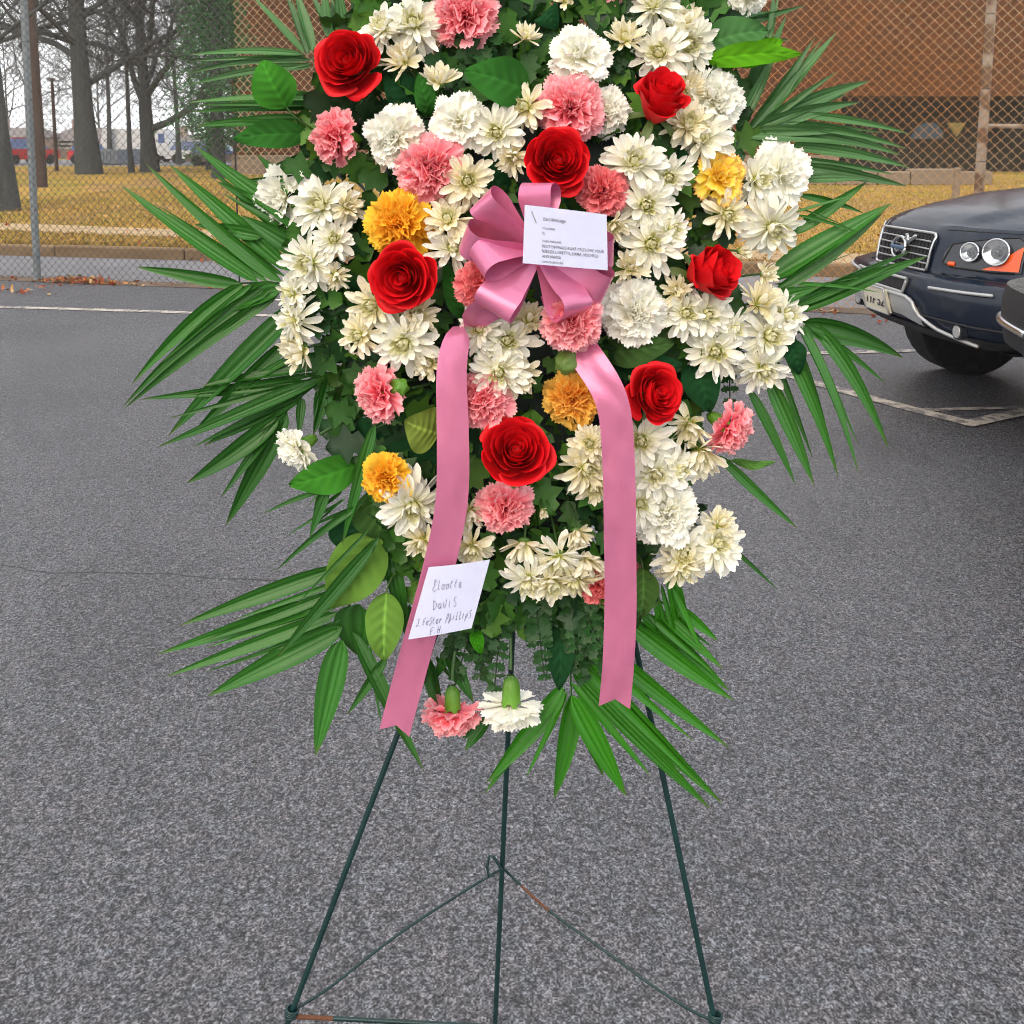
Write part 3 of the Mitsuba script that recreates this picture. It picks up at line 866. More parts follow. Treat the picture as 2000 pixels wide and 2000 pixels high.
    # lower air intake
    q = patch('air_intake', np.linspace(-0.37, 0.15, 14), np.linspace(0.686, 0.682, 14), 0.738 * one(14), 0.004, 'mat_black')
    line('frame', [(-0.40, 0.745), (0.185, 0.748), (0.15, 0.672), (-0.40, 0.676)], 0.008, 'mat_silver', parent=q, closed=True)
    # silver skid plate, wide at the middle with a tail that runs down towards the near side
    bs = np.linspace(-0.62, 0.30, 26)
    top = 0.655 - 0.0 * bs - 0.10 * np.clip((bs - 0.22) / 0.08, 0, 1) ** 2
    lo = 0.545 + 0.0 * bs - 0.03 * np.clip((bs - 0.12) / 0.18, 0, 1)
    patch('skid_plate', bs, lo, np.maximum(top, lo + 0.012), 0.02, 'mat_silver')
    line('skid_edge', [(-0.62, 0.657), (0.20, 0.657), (0.265, 0.635), (0.30, 0.57), (0.40, 0.515), (0.60, 0.47)], 0.010, 'mat_silver', proud=0.022)
    # number plate
    pl = add(key, 'number_plate', (np.array([Fp(b, z, pr) for pr in (0.05, 0.03) for b, z in ((-0.24, 0.535), (0.015, 0.535), (0.015, 0.665), (-0.24, 0.665))]), np.array([[0, 1, 2], [0, 2, 3], [0, 4, 5], [0, 5, 1], [1, 5, 6], [1, 6, 2], [2, 6, 7], [2, 7, 3], [3, 7, 4], [3, 4, 0]])), 'mat_plate')
    x_, y_ = unit(Fp(0.015, 0.6, 0.05) - Fp(-0.24, 0.6, 0.05)), np.array([0, 0, 1.0])
    z_ = np.cross(x_, y_)
    tm = meshkit.text_mesh('TYF 52', 0.05, 0.002, True)
    tm.apply_scale([0.255 * 0.82 / tm.extents[0], 1, 1]); tm.apply_translation([-tm.bounds[0][0], 0, 0])
    add(pl, 'lettering', moved(tm, frame(x_, y_, z_, Fp(-0.24, 0.568, 0.052) + x_ * 0.022)), 'mat_print')
    bb = box((0.002, 0.105, 0.001), (0.253, 0.129, 0.003))
    add(pl, 'band', moved(bb, frame(x_, y_, z_, Fp(-0.24, 0.535, 0.051))), 'mat_plate_blue')
    line('frame', [(-0.245, 0.53), (0.02, 0.53), (0.02, 0.67), (-0.245, 0.67)], 0.006, 'mat_silver', parent=pl, proud=0.05, closed=True)
    # lower lip, bumper strips, fog lamp
    patch('lower_lip', np.linspace(-0.74, 0.74, 30), 0.445 * one(30), 0.505 * one(30), 0.014, 'mat_trim')
    for s_ in (1, -1):
        line('bumper_strip', [(s_ * 0.37, 0.728), (s_ * 0.72, 0.738)], 0.0085, 'mat_silver', proud=0.012)
        line('bumper_groove', [(s_ * 0.30, 0.575), (s_ * 0.80, 0.565)], 0.006, 'mat_trim', proud=0.006)
        fo = add(key, 'fog_lamp', tube([Fp(s_ * 0.53, 0.532, -0.02), Fp(s_ * 0.53, 0.532, 0.018)], [0.045, 0.04], 18), 'mat_lamp_black', smooth=40)
        add(fo, 'reflector', tube([Fp(s_ * 0.53, 0.532, 0.012), Fp(s_ * 0.53, 0.532, 0.021)], [0.034, 0.03], 16), 'mat_silver', smooth=40)
        b2 = np.linspace(0.335, 0.675, 24)
        lo = np.interp(b2, [0.335, 0.37, 0.56, 0.675], [0.850, 0.832, 0.828, 0.835])
        hi = np.interp(b2, [0.335, 0.36, 0.43, 0.54, 0.63, 0.675], [0.90, 0.945, 0.965, 0.99, 1.002, 0.97])
        hl = patch('headlight', b2 * s_, lo, hi, 0.010, 'mat_lamp_black')
        b3 = np.linspace(0.525, 0.670, 10)
        lo3 = np.interp(b3, [0.525, 0.67], [0.835, 0.840])
        hi3 = np.interp(b3, [0.525, 0.58, 0.635, 0.67], [0.838, 0.865, 0.93, 0.965])
        patch('indicator', b3 * s_, lo3, np.maximum(hi3, lo3 + 0.004), 0.016, 'mat_amber', parent=hl)
        for cb, cz, rr in ((0.462, 0.914, 0.046), (0.573, 0.925, 0.064)):
            o_ = Fp(cb * s_, cz, 0.018 if s_ > 0 else 0.0)
            nn = unit(np.cross(Fp((cb + 0.02) * s_, cz) - Fp((cb - 0.02) * s_, cz), Fp(cb * s_, cz + 0.02) - Fp(cb * s_, cz - 0.02))) * s_
            xx = unit(np.cross([0, 0, 1.0], nn)); yy = np.cross(nn, xx)
            ra = np.linspace(0, 1, 8)[:, None]; an = np.linspace(0, 2 * np.pi, 25)[None]
            bowl = o_ + (ra * np.cos(an) * rr)[..., None] * xx + (ra * np.sin(an) * rr)[..., None] * yy - nn * (0.03 * (1 - ra ** 2) + 0 * an)[..., None]
            bowl = bowl + nn * 0.014
            rf = add(hl, 'reflector', grid(bowl), 'mat_chrome', smooth=True)
            add(hl, 'lamp_ring', tube(bowl[-1], 0.005, 8), 'mat_chrome', smooth=True)
            bu = trimesh.creation.icosphere(2, rr * 0.3)
            add(hl, 'bulb', (bu.vertices + o_ - nn * 0.004, bu.faces), 'mat_lamp_black', smooth=True)
            ap = np.array([o_ + (math.cos(q_) * xx + math.sin(q_) * yy) * rr * 0.98 + nn * 0.016 for q_ in np.linspace(0, 2 * np.pi, 25)[:-1]] + [o_ + nn * 0.026])
            add(hl, 'cover', (ap, np.array([[24, k, (k + 1) % 24] for k in range(24)])), 'mat_lens', smooth=True)
        line('seal', [(s_ * b_, z_) for b_, z_ in list(zip(b2, lo))[::3] + [(b2[-1], hi[-1])] + list(zip(b2, hi))[::-3]], 0.004, 'mat_black', parent=hl, proud=0.011, closed=True)
        line('bonnet_gap', [(s_ * 0.30, 1.012), (s_ * 0.60, 1.016), (s_ * 0.84, 1.018)], 0.0035, 'mat_black', proud=0.001)
        line('bumper_gap', [(s_ * 0.29, 0.786), (s_ * 0.60, 0.786), (s_ * 0.90, 0.786)], 0.004, 'mat_black', proud=0.003)
        line('side_marker', [(s_ * 0.365, 0.848), (s_ * 0.395, 0.848)], 0.012, 'mat_amber', parent=hl, proud=0.012)
        line('washer', [(s_ * 0.34, 0.800), (s_ * 0.44, 0.785), (s_ * 0.50, 0.80)], 0.006, paint, proud=0.012)


car = thing('parked_suv', 'dark navy sport utility car with chrome grille and orange corner light, parked at the fence', 'car')
suv(car, (2.085, 5.22), 84, 1.0, 'mat_paint', True)
car2 = thing('parked_suv', 'black car of which only a bumper corner with a chrome strip enters the picture', 'car')
suv(car2, (1.895, 3.05), 88, 1.2, 'mat_trim', False)

# ------------------------------------------------------------------ the flower spray: its own plane, leaning back, D metres from the eye
D = 1.25
PX = D / F                                                        # metres per photograph pixel in that plane
BACK = -FWD
SC = np.array([1000.0, 640.0])                                    # the spray's middle


def S(px, py, w=0.0):
    return CAM + ray(px, py) * (D - w)


def dome(px, py):
    r2 = ((px - SC[0]) / 560) ** 2 + ((py - SC[1]) / 800) ** 2
    return 0.105 * max(0.0, 1 - r2) + 0.012


def facing(px, py, dxy=None, k=0.55):
    if dxy is None:
        dxy = (k * (px - SC[0]) / 520, -k * (py - SC[1]) / 720)
    return unit(BACK + dxy[0] * RIGHT + dxy[1] * UP)


def flower_frame(n, spin, scale, o):
    ref = UP if abs(np.dot(n, UP)) < 0.9 else RIGHT
    x = unit(np.cross(ref, n)); y = np.cross(n, x)
    x, y = math.cos(spin) * x + math.sin(spin) * y, -math.sin(spin) * x + math.cos(spin) * y
    return frame(x * scale, y * scale, n * scale, o)


# --- prototypes: lists of (part name, mesh entry), unit size = flower radius 1
def chrys_petal(L, W, az, r0, z0, e0, bend, cup, cols, r, ns=7, nt=4, roll=0.0, lat=0.0):
    s = np.linspace(0, 1, ns) ** 0.72
    t = np.linspace(-1, 1, nt + 1)
    el = e0 + bend * s
    ds = L * np.diff(s)
    rad = r0 + np.concatenate([[0], np.cumsum(np.cos((el[1:] + el[:-1]) / 2) * ds)])
    z = z0 + np.concatenate([[0], np.cumsum(np.sin((el[1:] + el[:-1]) / 2) * ds)])
    w = W * (0.35 + 0.65 * np.sin(np.clip(s / 0.75, 0, 1) * np.pi / 2)) * np.sqrt(np.clip(1 - ((s - 0.62) / 0.385).clip(0, 1) ** 3.0, 0, 1))
    side = t[None] * w[:, None]
    up_ = cup * (t[None] ** 2 - 0.4) * w[:, None]
    tilt = roll * side
    R_ = rad[:, None] - np.sin(el)[:, None] * (up_ + tilt)
    Z_ = z[:, None] + np.cos(el)[:, None] * (up_ + tilt)
    x, y = R_, side + lat * L * (s ** 2)[:, None] + 0 * R_
    P = np.stack([x * math.cos(az) - y * math.sin(az), x * math.sin(az) + y * math.cos(az), Z_], -1)
    uv = paint(cols, np.broadcast_to(s[:, None], (ns, nt + 1)), 1 - 0.10 * (1 - np.abs(t))[None] ** 2)
    return grid(P), uv


WHITE = [(0, (0.78, 0.75, 0.36)), (0.3, (0.89, 0.88, 0.74)), (1, (0.92, 0.92, 0.87))]
CREAM = [(0, (0.70, 0.63, 0.24)), (0.35, (0.87, 0.81, 0.55)), (1, (0.91, 0.88, 0.76))]
INNER = [(0, (0.42, 0.44, 0.10)), (0.5, (0.70, 0.68, 0.34)), (1, (0.82, 0.80, 0.58))]


def chrys_proto(seed, kind='open', cols=WHITE):
    r = np.random.default_rng(seed)
    parts = []
    rings = {'open': [(15, 1.0, 0.0, -0.2), (14, 0.93, 0.30, -0.2), (13, 0.76, 0.62, 0.0)],
             'full': [(16, 1.0, -0.22, -0.3), (16, 0.96, 0.12, -0.25), (15, 0.86, 0.42, -0.05), (12, 0.68, 0.78, 0.25)],
             'cup': [(11, 1.05, 0.35, 0.25), (11, 1.0, 0.75, 0.3), (9, 0.9, 1.0, 0.35)],
             'bud': [(8, 0.95, 0.95, 0.45), (7, 0.9, 1.15, 0.45)]}[kind]
    for q, (n, L, e, bend) in enumerate(rings):
        for k in range(n):
            az = (k + 0.5 * (q % 2)) / n * 2 * np.pi + r.normal(0, 0.09)
            l = L * r.uniform(0.84, 1.1)
            m, c = chrys_petal(l * 0.86, 0.104 * r.uniform(0.75, 1.3), az, 0.14 - 0.025 * q, 0.03 * q, e + r.normal(0, 0.20) - (0.55 if r.random() < 0.12 else 0), bend + r.normal(0, 0.34), 0.7 * r.uniform(0.3, 1.4), cols, r, roll=r.normal(0, 0.4), lat=r.normal(0, 0.10))
            parts.append(('petal', mikit.ply(m, 'mat_petal', True, uv=c * [1, r.uniform(0.94, 1.03)])))
    ms, cs = [], []
    nin = 18 if kind in ('open', 'full') else 10
    for k in range(nin):
        f = (k + 0.5) / nin
        m, c = chrys_petal(0.52 - 0.18 * (1 - f), 0.085, k * 2.4, 0.16 * math.sqrt(f), 0.06, 1.35 - 0.35 * f, 0.75 * (1 - f) + 0.35, 0.7, INNER, r, ns=5, nt=2)
        ms.append(m); cs.append(c)
    b = trimesh.creation.icosphere(1, 0.2)
    b.vertices[:, 2] *= 0.8
    ms.append((b.vertices + [0, 0, 0.02], b.faces)); cs.append(flat([0.30, 0.36, 0.07], len(b.vertices)))
    parts.append(('centre', mikit.ply(join(*ms), 'mat_petal', True, uv=np.vstack(cs))))
    cal = trimesh.creation.icosphere(1, 0.24)
    cal.vertices[:, 2] = cal.vertices[:, 2] * 0.55 - 0.07
    parts.append(('calyx', mikit.ply(cal, 'mat_stem', True, uv=flat([0.07, 0.16, 0.03], len(cal.vertices)))))
    return parts


def carn_petal(L, half, az, e0, bend, ruf, r, stops, ns=8, nt=22):
    s = np.linspace(0, 1, ns)[:, None]
    t = np.linspace(-1, 1, nt + 1)[None]
    ph = r.uniform(0, 6.28, 4)
    zig = 0.035 * ((np.arange(nt + 1) % 2) * 2 - 1)[None] * r.uniform(0.4, 1.5, nt + 1)[None]
    edge = 1 + 0.09 * np.cos(t * 3.1 + ph[0]) - 0.16 * np.abs(t) ** 3 + zig * (s > 0.9)
    rr = L * s * (1 - s ** 3 + s ** 3 * edge)
    ang = half * t * (0.30 + 0.70 * s ** 0.7)
    wav = ruf * L * s ** 1.9 * (0.6 * np.sin(t * r.uniform(4.5, 6.5) + ph[1]) + 0.45 * np.sin(t * r.uniform(8, 11) + ph[2]) + 0.30 * np.sin(t * 15 + s * 5 + ph[3]))
    el = e0 + bend * s
    x0, y0 = rr * np.cos(ang), rr * np.sin(ang)
    X = x0 * np.cos(el) - wav * np.sin(el)
    Z = x0 * np.sin(el) + wav * np.cos(el)
    Y = y0 + 0.25 * wav
    P = np.stack([X * math.cos(az) - Y * math.sin(az), X * math.sin(az) + Y * math.cos(az), Z], -1)
    return grid(P), paint(stops, np.broadcast_to(s, rr.shape))


def carn_proto(seed, stops, ruffle=1.0, sparse=False):
    r = np.random.default_rng(seed)
    parts = []
    rings = ([(7, 1.0, 0.02, -0.10), (7, 0.95, 0.35, -0.05), (6, 0.84, 0.72, 0.0), (5, 0.74, 1.08, 0.05), (3, 0.68, 1.35, 0.1)] if sparse else
             [(8, 1.0, -0.02, -0.12), (8, 0.98, 0.26, -0.08), (8, 0.92, 0.52, -0.02), (7, 0.86, 0.78, 0.0), (6, 0.80, 1.02, 0.03), (5, 0.76, 1.24, 0.05), (3, 0.72, 1.42, 0.05)])
    for q, (n, L, e, bend) in enumerate(rings):
        for k in range(n):
            az = (k + 0.37 * q) / n * 2 * np.pi + r.normal(0, 0.12)
            m, c = carn_petal(L * r.uniform(0.9, 1.06), r.uniform(0.55, 0.75) * (1 - 0.06 * q), az, e + r.normal(0, 0.09), bend + r.normal(0, 0.15), (0.10 + 0.035 * q) * ruffle * r.uniform(0.7, 1.25), r, stops)
            parts.append(('petal', mikit.ply(m, 'mat_petal', True, uv=c * [1, r.uniform(0.94, 1.04)])))
    prof = [(0.02, -0.82), (0.13, -0.79), (0.21, -0.70), (0.25, -0.54), (0.265, -0.36), (0.275, -0.16), (0.29, 0.0)]
    a = np.linspace(0, 2 * np.pi, 16)
    P = np.array([[(ra * (1 + 0.05 * math.cos(5 * b)) * math.cos(b), ra * (1 + 0.05 * math.cos(5 * b)) * math.sin(b), z + (0.16 * math.cos(5 * b) if i == len(prof) - 1 else 0)) for b in a] for i, (ra, z) in enumerate(prof)])
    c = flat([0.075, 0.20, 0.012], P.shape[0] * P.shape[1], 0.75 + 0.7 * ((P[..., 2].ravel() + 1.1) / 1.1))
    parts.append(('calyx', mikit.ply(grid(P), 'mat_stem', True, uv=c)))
    sep = []
    for k in range(4):
        m, _ = chrys_petal(0.40, 0.17, k * 1.571, 0.12, -0.84, 1.25, 0.2, 0.6, WHITE, r, ns=5, nt=2)
        sep.append(m)
    sp = join(*sep)
    parts.append(('sepal', mikit.ply(sp, 'mat_stem', True, uv=flat([0.05, 0.14, 0.025], len(sp[0])))))
    return parts


def rose_proto(seed, N=24, open_=0.78, tall=1.0):
    r = np.random.default_rng(seed)
    parts = []
    for i in range(N):
        t = i / (N - 1)
        az = i * 2.39996 + r.normal(0, 0.1)
        rt = 0.08 + open_ * t ** 0.85
        rb = 0.06 + 0.26 * t
        Hh = tall * (0.90 + 0.10 * math.sin(t * 3.0) - 0.34 * max(0, t - 0.55) / 0.45)
        half = (1.9 - 1.15 * t ** 0.6) * r.uniform(0.9, 1.1)
        curl = 0.02 + 0.20 * t ** 1.3 * r.uniform(0.6, 1.3)
        ns, nt = 11, 17
        v = np.linspace(0, 1, ns)[:, None]
        u = np.linspace(-1, 1, nt)[None]
        ph = r.uniform(0, 6.28)
        top = 1 - 0.16 * np.abs(u) ** 2.6 - 0.03 * np.cos(u * 4 + ph) + 0.05 * t * np.exp(-(u / 0.22) ** 2) * r.uniform(0, 1)
        h = Hh * v * top
        bulge = np.sin(v * np.pi * 0.62) / math.sin(np.pi * 0.62)
        rad = rb + (rt - rb) * bulge + curl * v ** 5 + 0.045 * (1 - 0.6 * t) * u * (0.4 + v) - (0.02 + 0.12 * t) * np.abs(u) ** 3 * (0.5 + v) + 0.035 * t * np.sin(u * 4.5 + ph) * v ** 3
        rip = meshkit.fbm(np.stack([u * 2.2 + 0 * v, v * 2.0 + 0 * u, np.full((ns, nt), i * 3.1)], -1), 3, seed) - 0.5
        rad = rad + rip * (0.02 + 0.11 * t) * v
        h = h - curl * 0.8 * v ** 6 + rip * 0.06 * v ** 3 - 0.03 * t * v ** 4 * np.cos(u * 5 + ph)
        ang = az + u * half * (0.55 + 0.45 * np.sin(np.clip(v * 1.25, 0, 1) * np.pi / 2))
        P = np.stack([rad * np.cos(ang), rad * np.sin(ang), h + 0 * ang], -1)
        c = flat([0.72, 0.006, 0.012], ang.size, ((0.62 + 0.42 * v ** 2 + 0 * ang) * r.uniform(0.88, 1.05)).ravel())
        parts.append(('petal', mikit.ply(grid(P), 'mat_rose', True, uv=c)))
    core = trimesh.creation.icosphere(2, 0.2)
    core.vertices[:, 2] = core.vertices[:, 2] * 1.8 + 0.35
    parts.append(('bud', mikit.ply(core, 'mat_rose', True, uv=flat([0.4, 0.004, 0.008], len(core.vertices)))))
    sep = []
    for k in range(5):
        m, _ = chrys_petal(0.75, 0.13, k * 1.2566, 0.08, -0.03, 0.1, -0.9, 0.4, WHITE, r, ns=7, nt=2)
        sep.append(m)
    hip = trimesh.creation.icosphere(1, 0.17)
    hip.vertices[:, 2] -= 0.1
    sp = join(hip, *sep)
    parts.append(('sepal', mikit.ply(sp, 'mat_stem', True, uv=flat([0.08, 0.13, 0.03], len(sp[0])))))
    return parts


PINK = [(0, (0.70, 0.07, 0.12)), (0.45, (0.87, 0.18, 0.25)), (0.8, (0.92, 0.31, 0.37)), (1, (0.93, 0.50, 0.53))]
CORAL = [(0, (0.60, 0.07, 0.10)), (0.5, (0.80, 0.15, 0.18)), (0.85, (0.85, 0.22, 0.24)), (1, (0.86, 0.30, 0.31))]
GOLD = [(0, (0.80, 0.32, 0.012)), (0.6, (0.92, 0.52, 0.025)), (1, (0.94, 0.62, 0.07))]
YELLOW = [(0, (0.84, 0.42, 0.02)), (0.55, (0.92, 0.70, 0.06)), (0.92, (0.92, 0.76, 0.16)), (1, (0.86, 0.42, 0.16))]
ORANGE = [(0, (0.85, 0.28, 0.015)), (0.6, (0.92, 0.45, 0.03)), (1, (0.94, 0.61, 0.14))]
CWHITE = [(0, (0.78, 0.76, 0.44)), (0.4, (0.90, 0.89, 0.77)), (1, (0.92, 0.92, 0.87))]
PROTO = {
    'chrys_open': [chrys_proto(s) for s in (1, 2, 3, 4)], 'chrys_full': [chrys_proto(s, 'full') for s in (5, 6, 7)],
    'chrys_cup': [chrys_proto(s, 'cup', CREAM) for s in (8, 9)], 'chrys_bud': [chrys_proto(s, 'bud', CREAM) for s in (10, 11)],
    'chrys_cream': [chrys_proto(s, 'open', CREAM) for s in (12, 13, 14)],
    'pink': [carn_proto(s, PINK) for s in (21, 22, 23, 24)], 'coral': [carn_proto(s, CORAL, 1.1) for s in (25, 26)], 'gold': [carn_proto(27, GOLD, 1.15)],
    'yellow': [carn_proto(28, YELLOW, 0.7, True)], 'orange': [carn_proto(29, ORANGE, 1.15)], 'white': [carn_proto(s, CWHITE, 0.8) for s in (31, 32, 33)],
    'white_loose': [carn_proto(s, CWHITE, 0.75, True) for s in (34, 35)], 'rose': [rose_proto(s) for s in (41, 42, 43)], 'rose_cup': [rose_proto(44, 22, 0.56, 1.3), rose_proto(45, 22, 0.60, 1.25)],
}
CENTRE = {'rose': 0.55, 'rose_cup': 0.7, 'pink': 0.42, 'coral': 0.42, 'gold': 0.42, 'orange': 0.42, 'yellow': 0.4, 'white': 0.4, 'white_loose': 0.35, 'chrys_open': 0.15, 'chrys_full': 0.15, 'chrys_cup': 0.45, 'chrys_bud': 0.5, 'chrys_cream': 0.15}
COUNT = {}


def stem_mesh(p0, d0, p1, rad):
    P = bez(p0, np.asarray(p0) + d0, p1, 8)
    return tube(P, rad, 6, cap=False)


def flower(name, label, cat, group, proto, px, py, r, dxy=None, w=None, spin=None, stem=True, mid=None):
    k = COUNT[proto] = COUNT.get(proto, -1) + 1
    P = PROTO[proto][k % len(PROTO[proto])]
    n = facing(px, py, dxy)
    w = dome(px, py) if w is None else w
    sc = r * PX * (D - w) / D
    o = S(px, py, w) - n * sc * (CENTRE[proto] if mid is None else mid)
    M = flower_frame(n, rng.uniform(0, 6.28) if spin is None else spin, sc, o)
    key = thing(name, label, cat, group)
    for part, entry in P:
        add(key, part, entry, None, m=M)
    if stem:
        depth = 1.0 if 'chrys' not in proto and 'rose' not in proto else 0.12
        b = o - n * sc * depth
        cx, cy = SC[0] + (px - SC[0]) * 0.62, SC[1] + (py - SC[1]) * 0.70
        e = S(cx, cy, -0.015)
        rad = 0.0022 if 'chrys' not in proto else 0.0016
        m = stem_mesh(b, -n * 0.05, e, rad)
        add(key, 'stem', m, 'mat_stem', True, uv=flat([0.045, 0.11, 0.03], len(m[0])))
    return key


# --- roses
RG = None
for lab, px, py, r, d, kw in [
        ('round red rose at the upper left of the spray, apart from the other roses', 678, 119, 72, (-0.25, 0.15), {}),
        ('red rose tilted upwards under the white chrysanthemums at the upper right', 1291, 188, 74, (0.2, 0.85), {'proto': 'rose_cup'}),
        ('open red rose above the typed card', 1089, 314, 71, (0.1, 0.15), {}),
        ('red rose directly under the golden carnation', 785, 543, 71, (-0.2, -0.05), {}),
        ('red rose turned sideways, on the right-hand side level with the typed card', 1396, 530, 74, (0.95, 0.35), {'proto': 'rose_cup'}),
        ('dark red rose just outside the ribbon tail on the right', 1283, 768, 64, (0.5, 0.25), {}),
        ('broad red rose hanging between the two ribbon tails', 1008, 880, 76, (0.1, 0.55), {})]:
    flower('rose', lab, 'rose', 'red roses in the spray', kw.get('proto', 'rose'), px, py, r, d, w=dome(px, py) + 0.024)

# --- carnations
PG, WG, YG = 'pink carnations in the spray', 'white carnations in the spray', 'yellow carnations in the spray'
for lab, proto, px, py, r, d, kw in [
        ('pink carnation cut by the top edge of the picture, above the broad green leaf', 'pink', 905, 22, 70, (-0.1, 0.2), {}),
        ('large pink carnation over the open rose above the typed card', 'pink', 1115, 206, 72, (0.05, 0.1), {}),
        ('pink carnation facing left, below the rose at the upper left', 'pink', 642, 266, 60, (-1.3, 0.1), {'mid': 0.35}),
        ('large pale pink carnation touching the golden carnation', 'pink', 838, 335, 72, (-0.15, -0.25), {}),
        ('small coral carnation above the corner of the typed card', 'coral', 1181, 370, 54, (0.1, 0.1), {}),
        ('coral carnation squeezed beside the lower bow loops', 'coral', 930, 557, 56, (-0.5, 0.0), {'w': 0.135}),
        ('pink carnation under the bow, where the ribbon tail on the right begins', 'pink', 1122, 636, 65, (0.05, -0.25), {'w': 0.152}),
        ('pink carnation facing left with a green bud beside it', 'pink', 730, 772, 62, (-1.7, -0.2), {'mid': 0.3}),
        ('pink carnation above the broad rose between the ribbon tails', 'pink', 940, 786, 64, (-0.1, -0.1), {}),
        ('pink carnation below the broad rose between the ribbon tails', 'pink', 987, 1003, 58, (0.0, -0.35), {}),
        ('pink carnation seen from behind, sticking out at the right edge with its green calyx', 'pink', 1432, 842, 55, (1.5, -1.0), {'mid': 0.25}),
        ('pink carnation hanging head down at the bottom of the spray', 'pink', 883, 1398, 58, (0.02, -9.0), {'mid': 0.15, 'w': 0.02}),
        ('coral carnation half hidden behind the lower end of the tail on the right', 'coral', 1166, 1152, 42, (-0.2, -0.3), {'w': 0.06}),
        ('pink carnation peeping out past the outer edge of the tail on the right', 'coral', 1236, 1112, 24, (0.6, -0.4), {'w': 0.01}),
        ('pink carnation bent over at the very top, only its lowest petals in the picture', 'pink', 1194, -26, 46, (0.0, -0.7), {'w': 0.03})]:
    flower('pink_carnation', lab, 'carnation', PG, proto, px, py, r, d, **{'w': dome(px, py) + 0.004, **kw})
for lab, proto, px, py, r, d, kw in [
        ('golden yellow carnation above the red rose on the left', 'gold', 772, 436, 74, (-0.2, 0.1), {}),
        ('bright yellow carnation with orange edges at the upper right', 'yellow', 1414, 344, 60, (0.2, 0.15), {}),
        ('orange carnation partly under the ribbon tail on the right', 'orange', 1117, 783, 62, (-0.1, -0.05), {'w': 0.085}),
        ('small deep yellow carnation low on the left side', 'gold', 742, 940, 56, (-0.55, -0.1), {})]:
    flower('yellow_carnation', lab, 'carnation', YG, proto, px, py, r, d, **{'w': dome(px, py) + 0.004, **kw})
for lab, proto, px, py, r, d, kw in [
        ('ragged white carnation between the two pink carnations at the upper left', 'white', 768, 268, 66, (-0.15, -0.1), {}),
        ('loose white carnation left of the large pink carnation, with long petals', 'white_loose', 893, 230, 58, (-0.05, 0.2), {}),
        ('flat white carnation above the large pink carnation', 'white_loose', 1135, 102, 66, (0.1, 0.25), {}),
        ('full white carnation beside the upward tilted rose', 'white', 1404, 190, 66, (0.3, 0.15), {}),
        ('white carnation at the right edge beside the bright yellow carnation', 'white_loose', 1536, 340, 68, (0.45, -0.05), {}),
        ('large white carnation right of the pink carnation under the bow', 'white', 1246, 612, 72, (0.15, 0.0), {}),
        ('large white carnation low on the right beside the ribbon tail', 'white', 1309, 1008, 68, (0.2, 0.1), {}),
        ('white carnation cut by the top edge at the right among the palm leaves', 'white_loose', 1466, -8, 42, (0.2, -0.5), {}),
        ('white carnation facing left on a bare stem at the left edge', 'white', 574, 882, 48, (-1.6, -1.0), {'mid': 0.25}),
        ('white carnation crossed by a palm leaf at the left edge', 'white_loose', 545, 385, 68, (-0.5, -0.1), {'w': 0.008}),
        ('white carnation hanging head down at the bottom of the spray', 'white_loose', 998, 1390, 66, (0.05, -9.0), {'mid': 0.2, 'w': 0.03}),
        ('cream white carnation tucked behind the large pink carnation', 'white', 1192, 214, 52, (0.35, 0.1), {'w': 0.055})]:
    flower('white_carnation', lab, 'carnation', WG, proto, px, py, r, d, **{'w': dome(px, py) + 0.002, **kw})

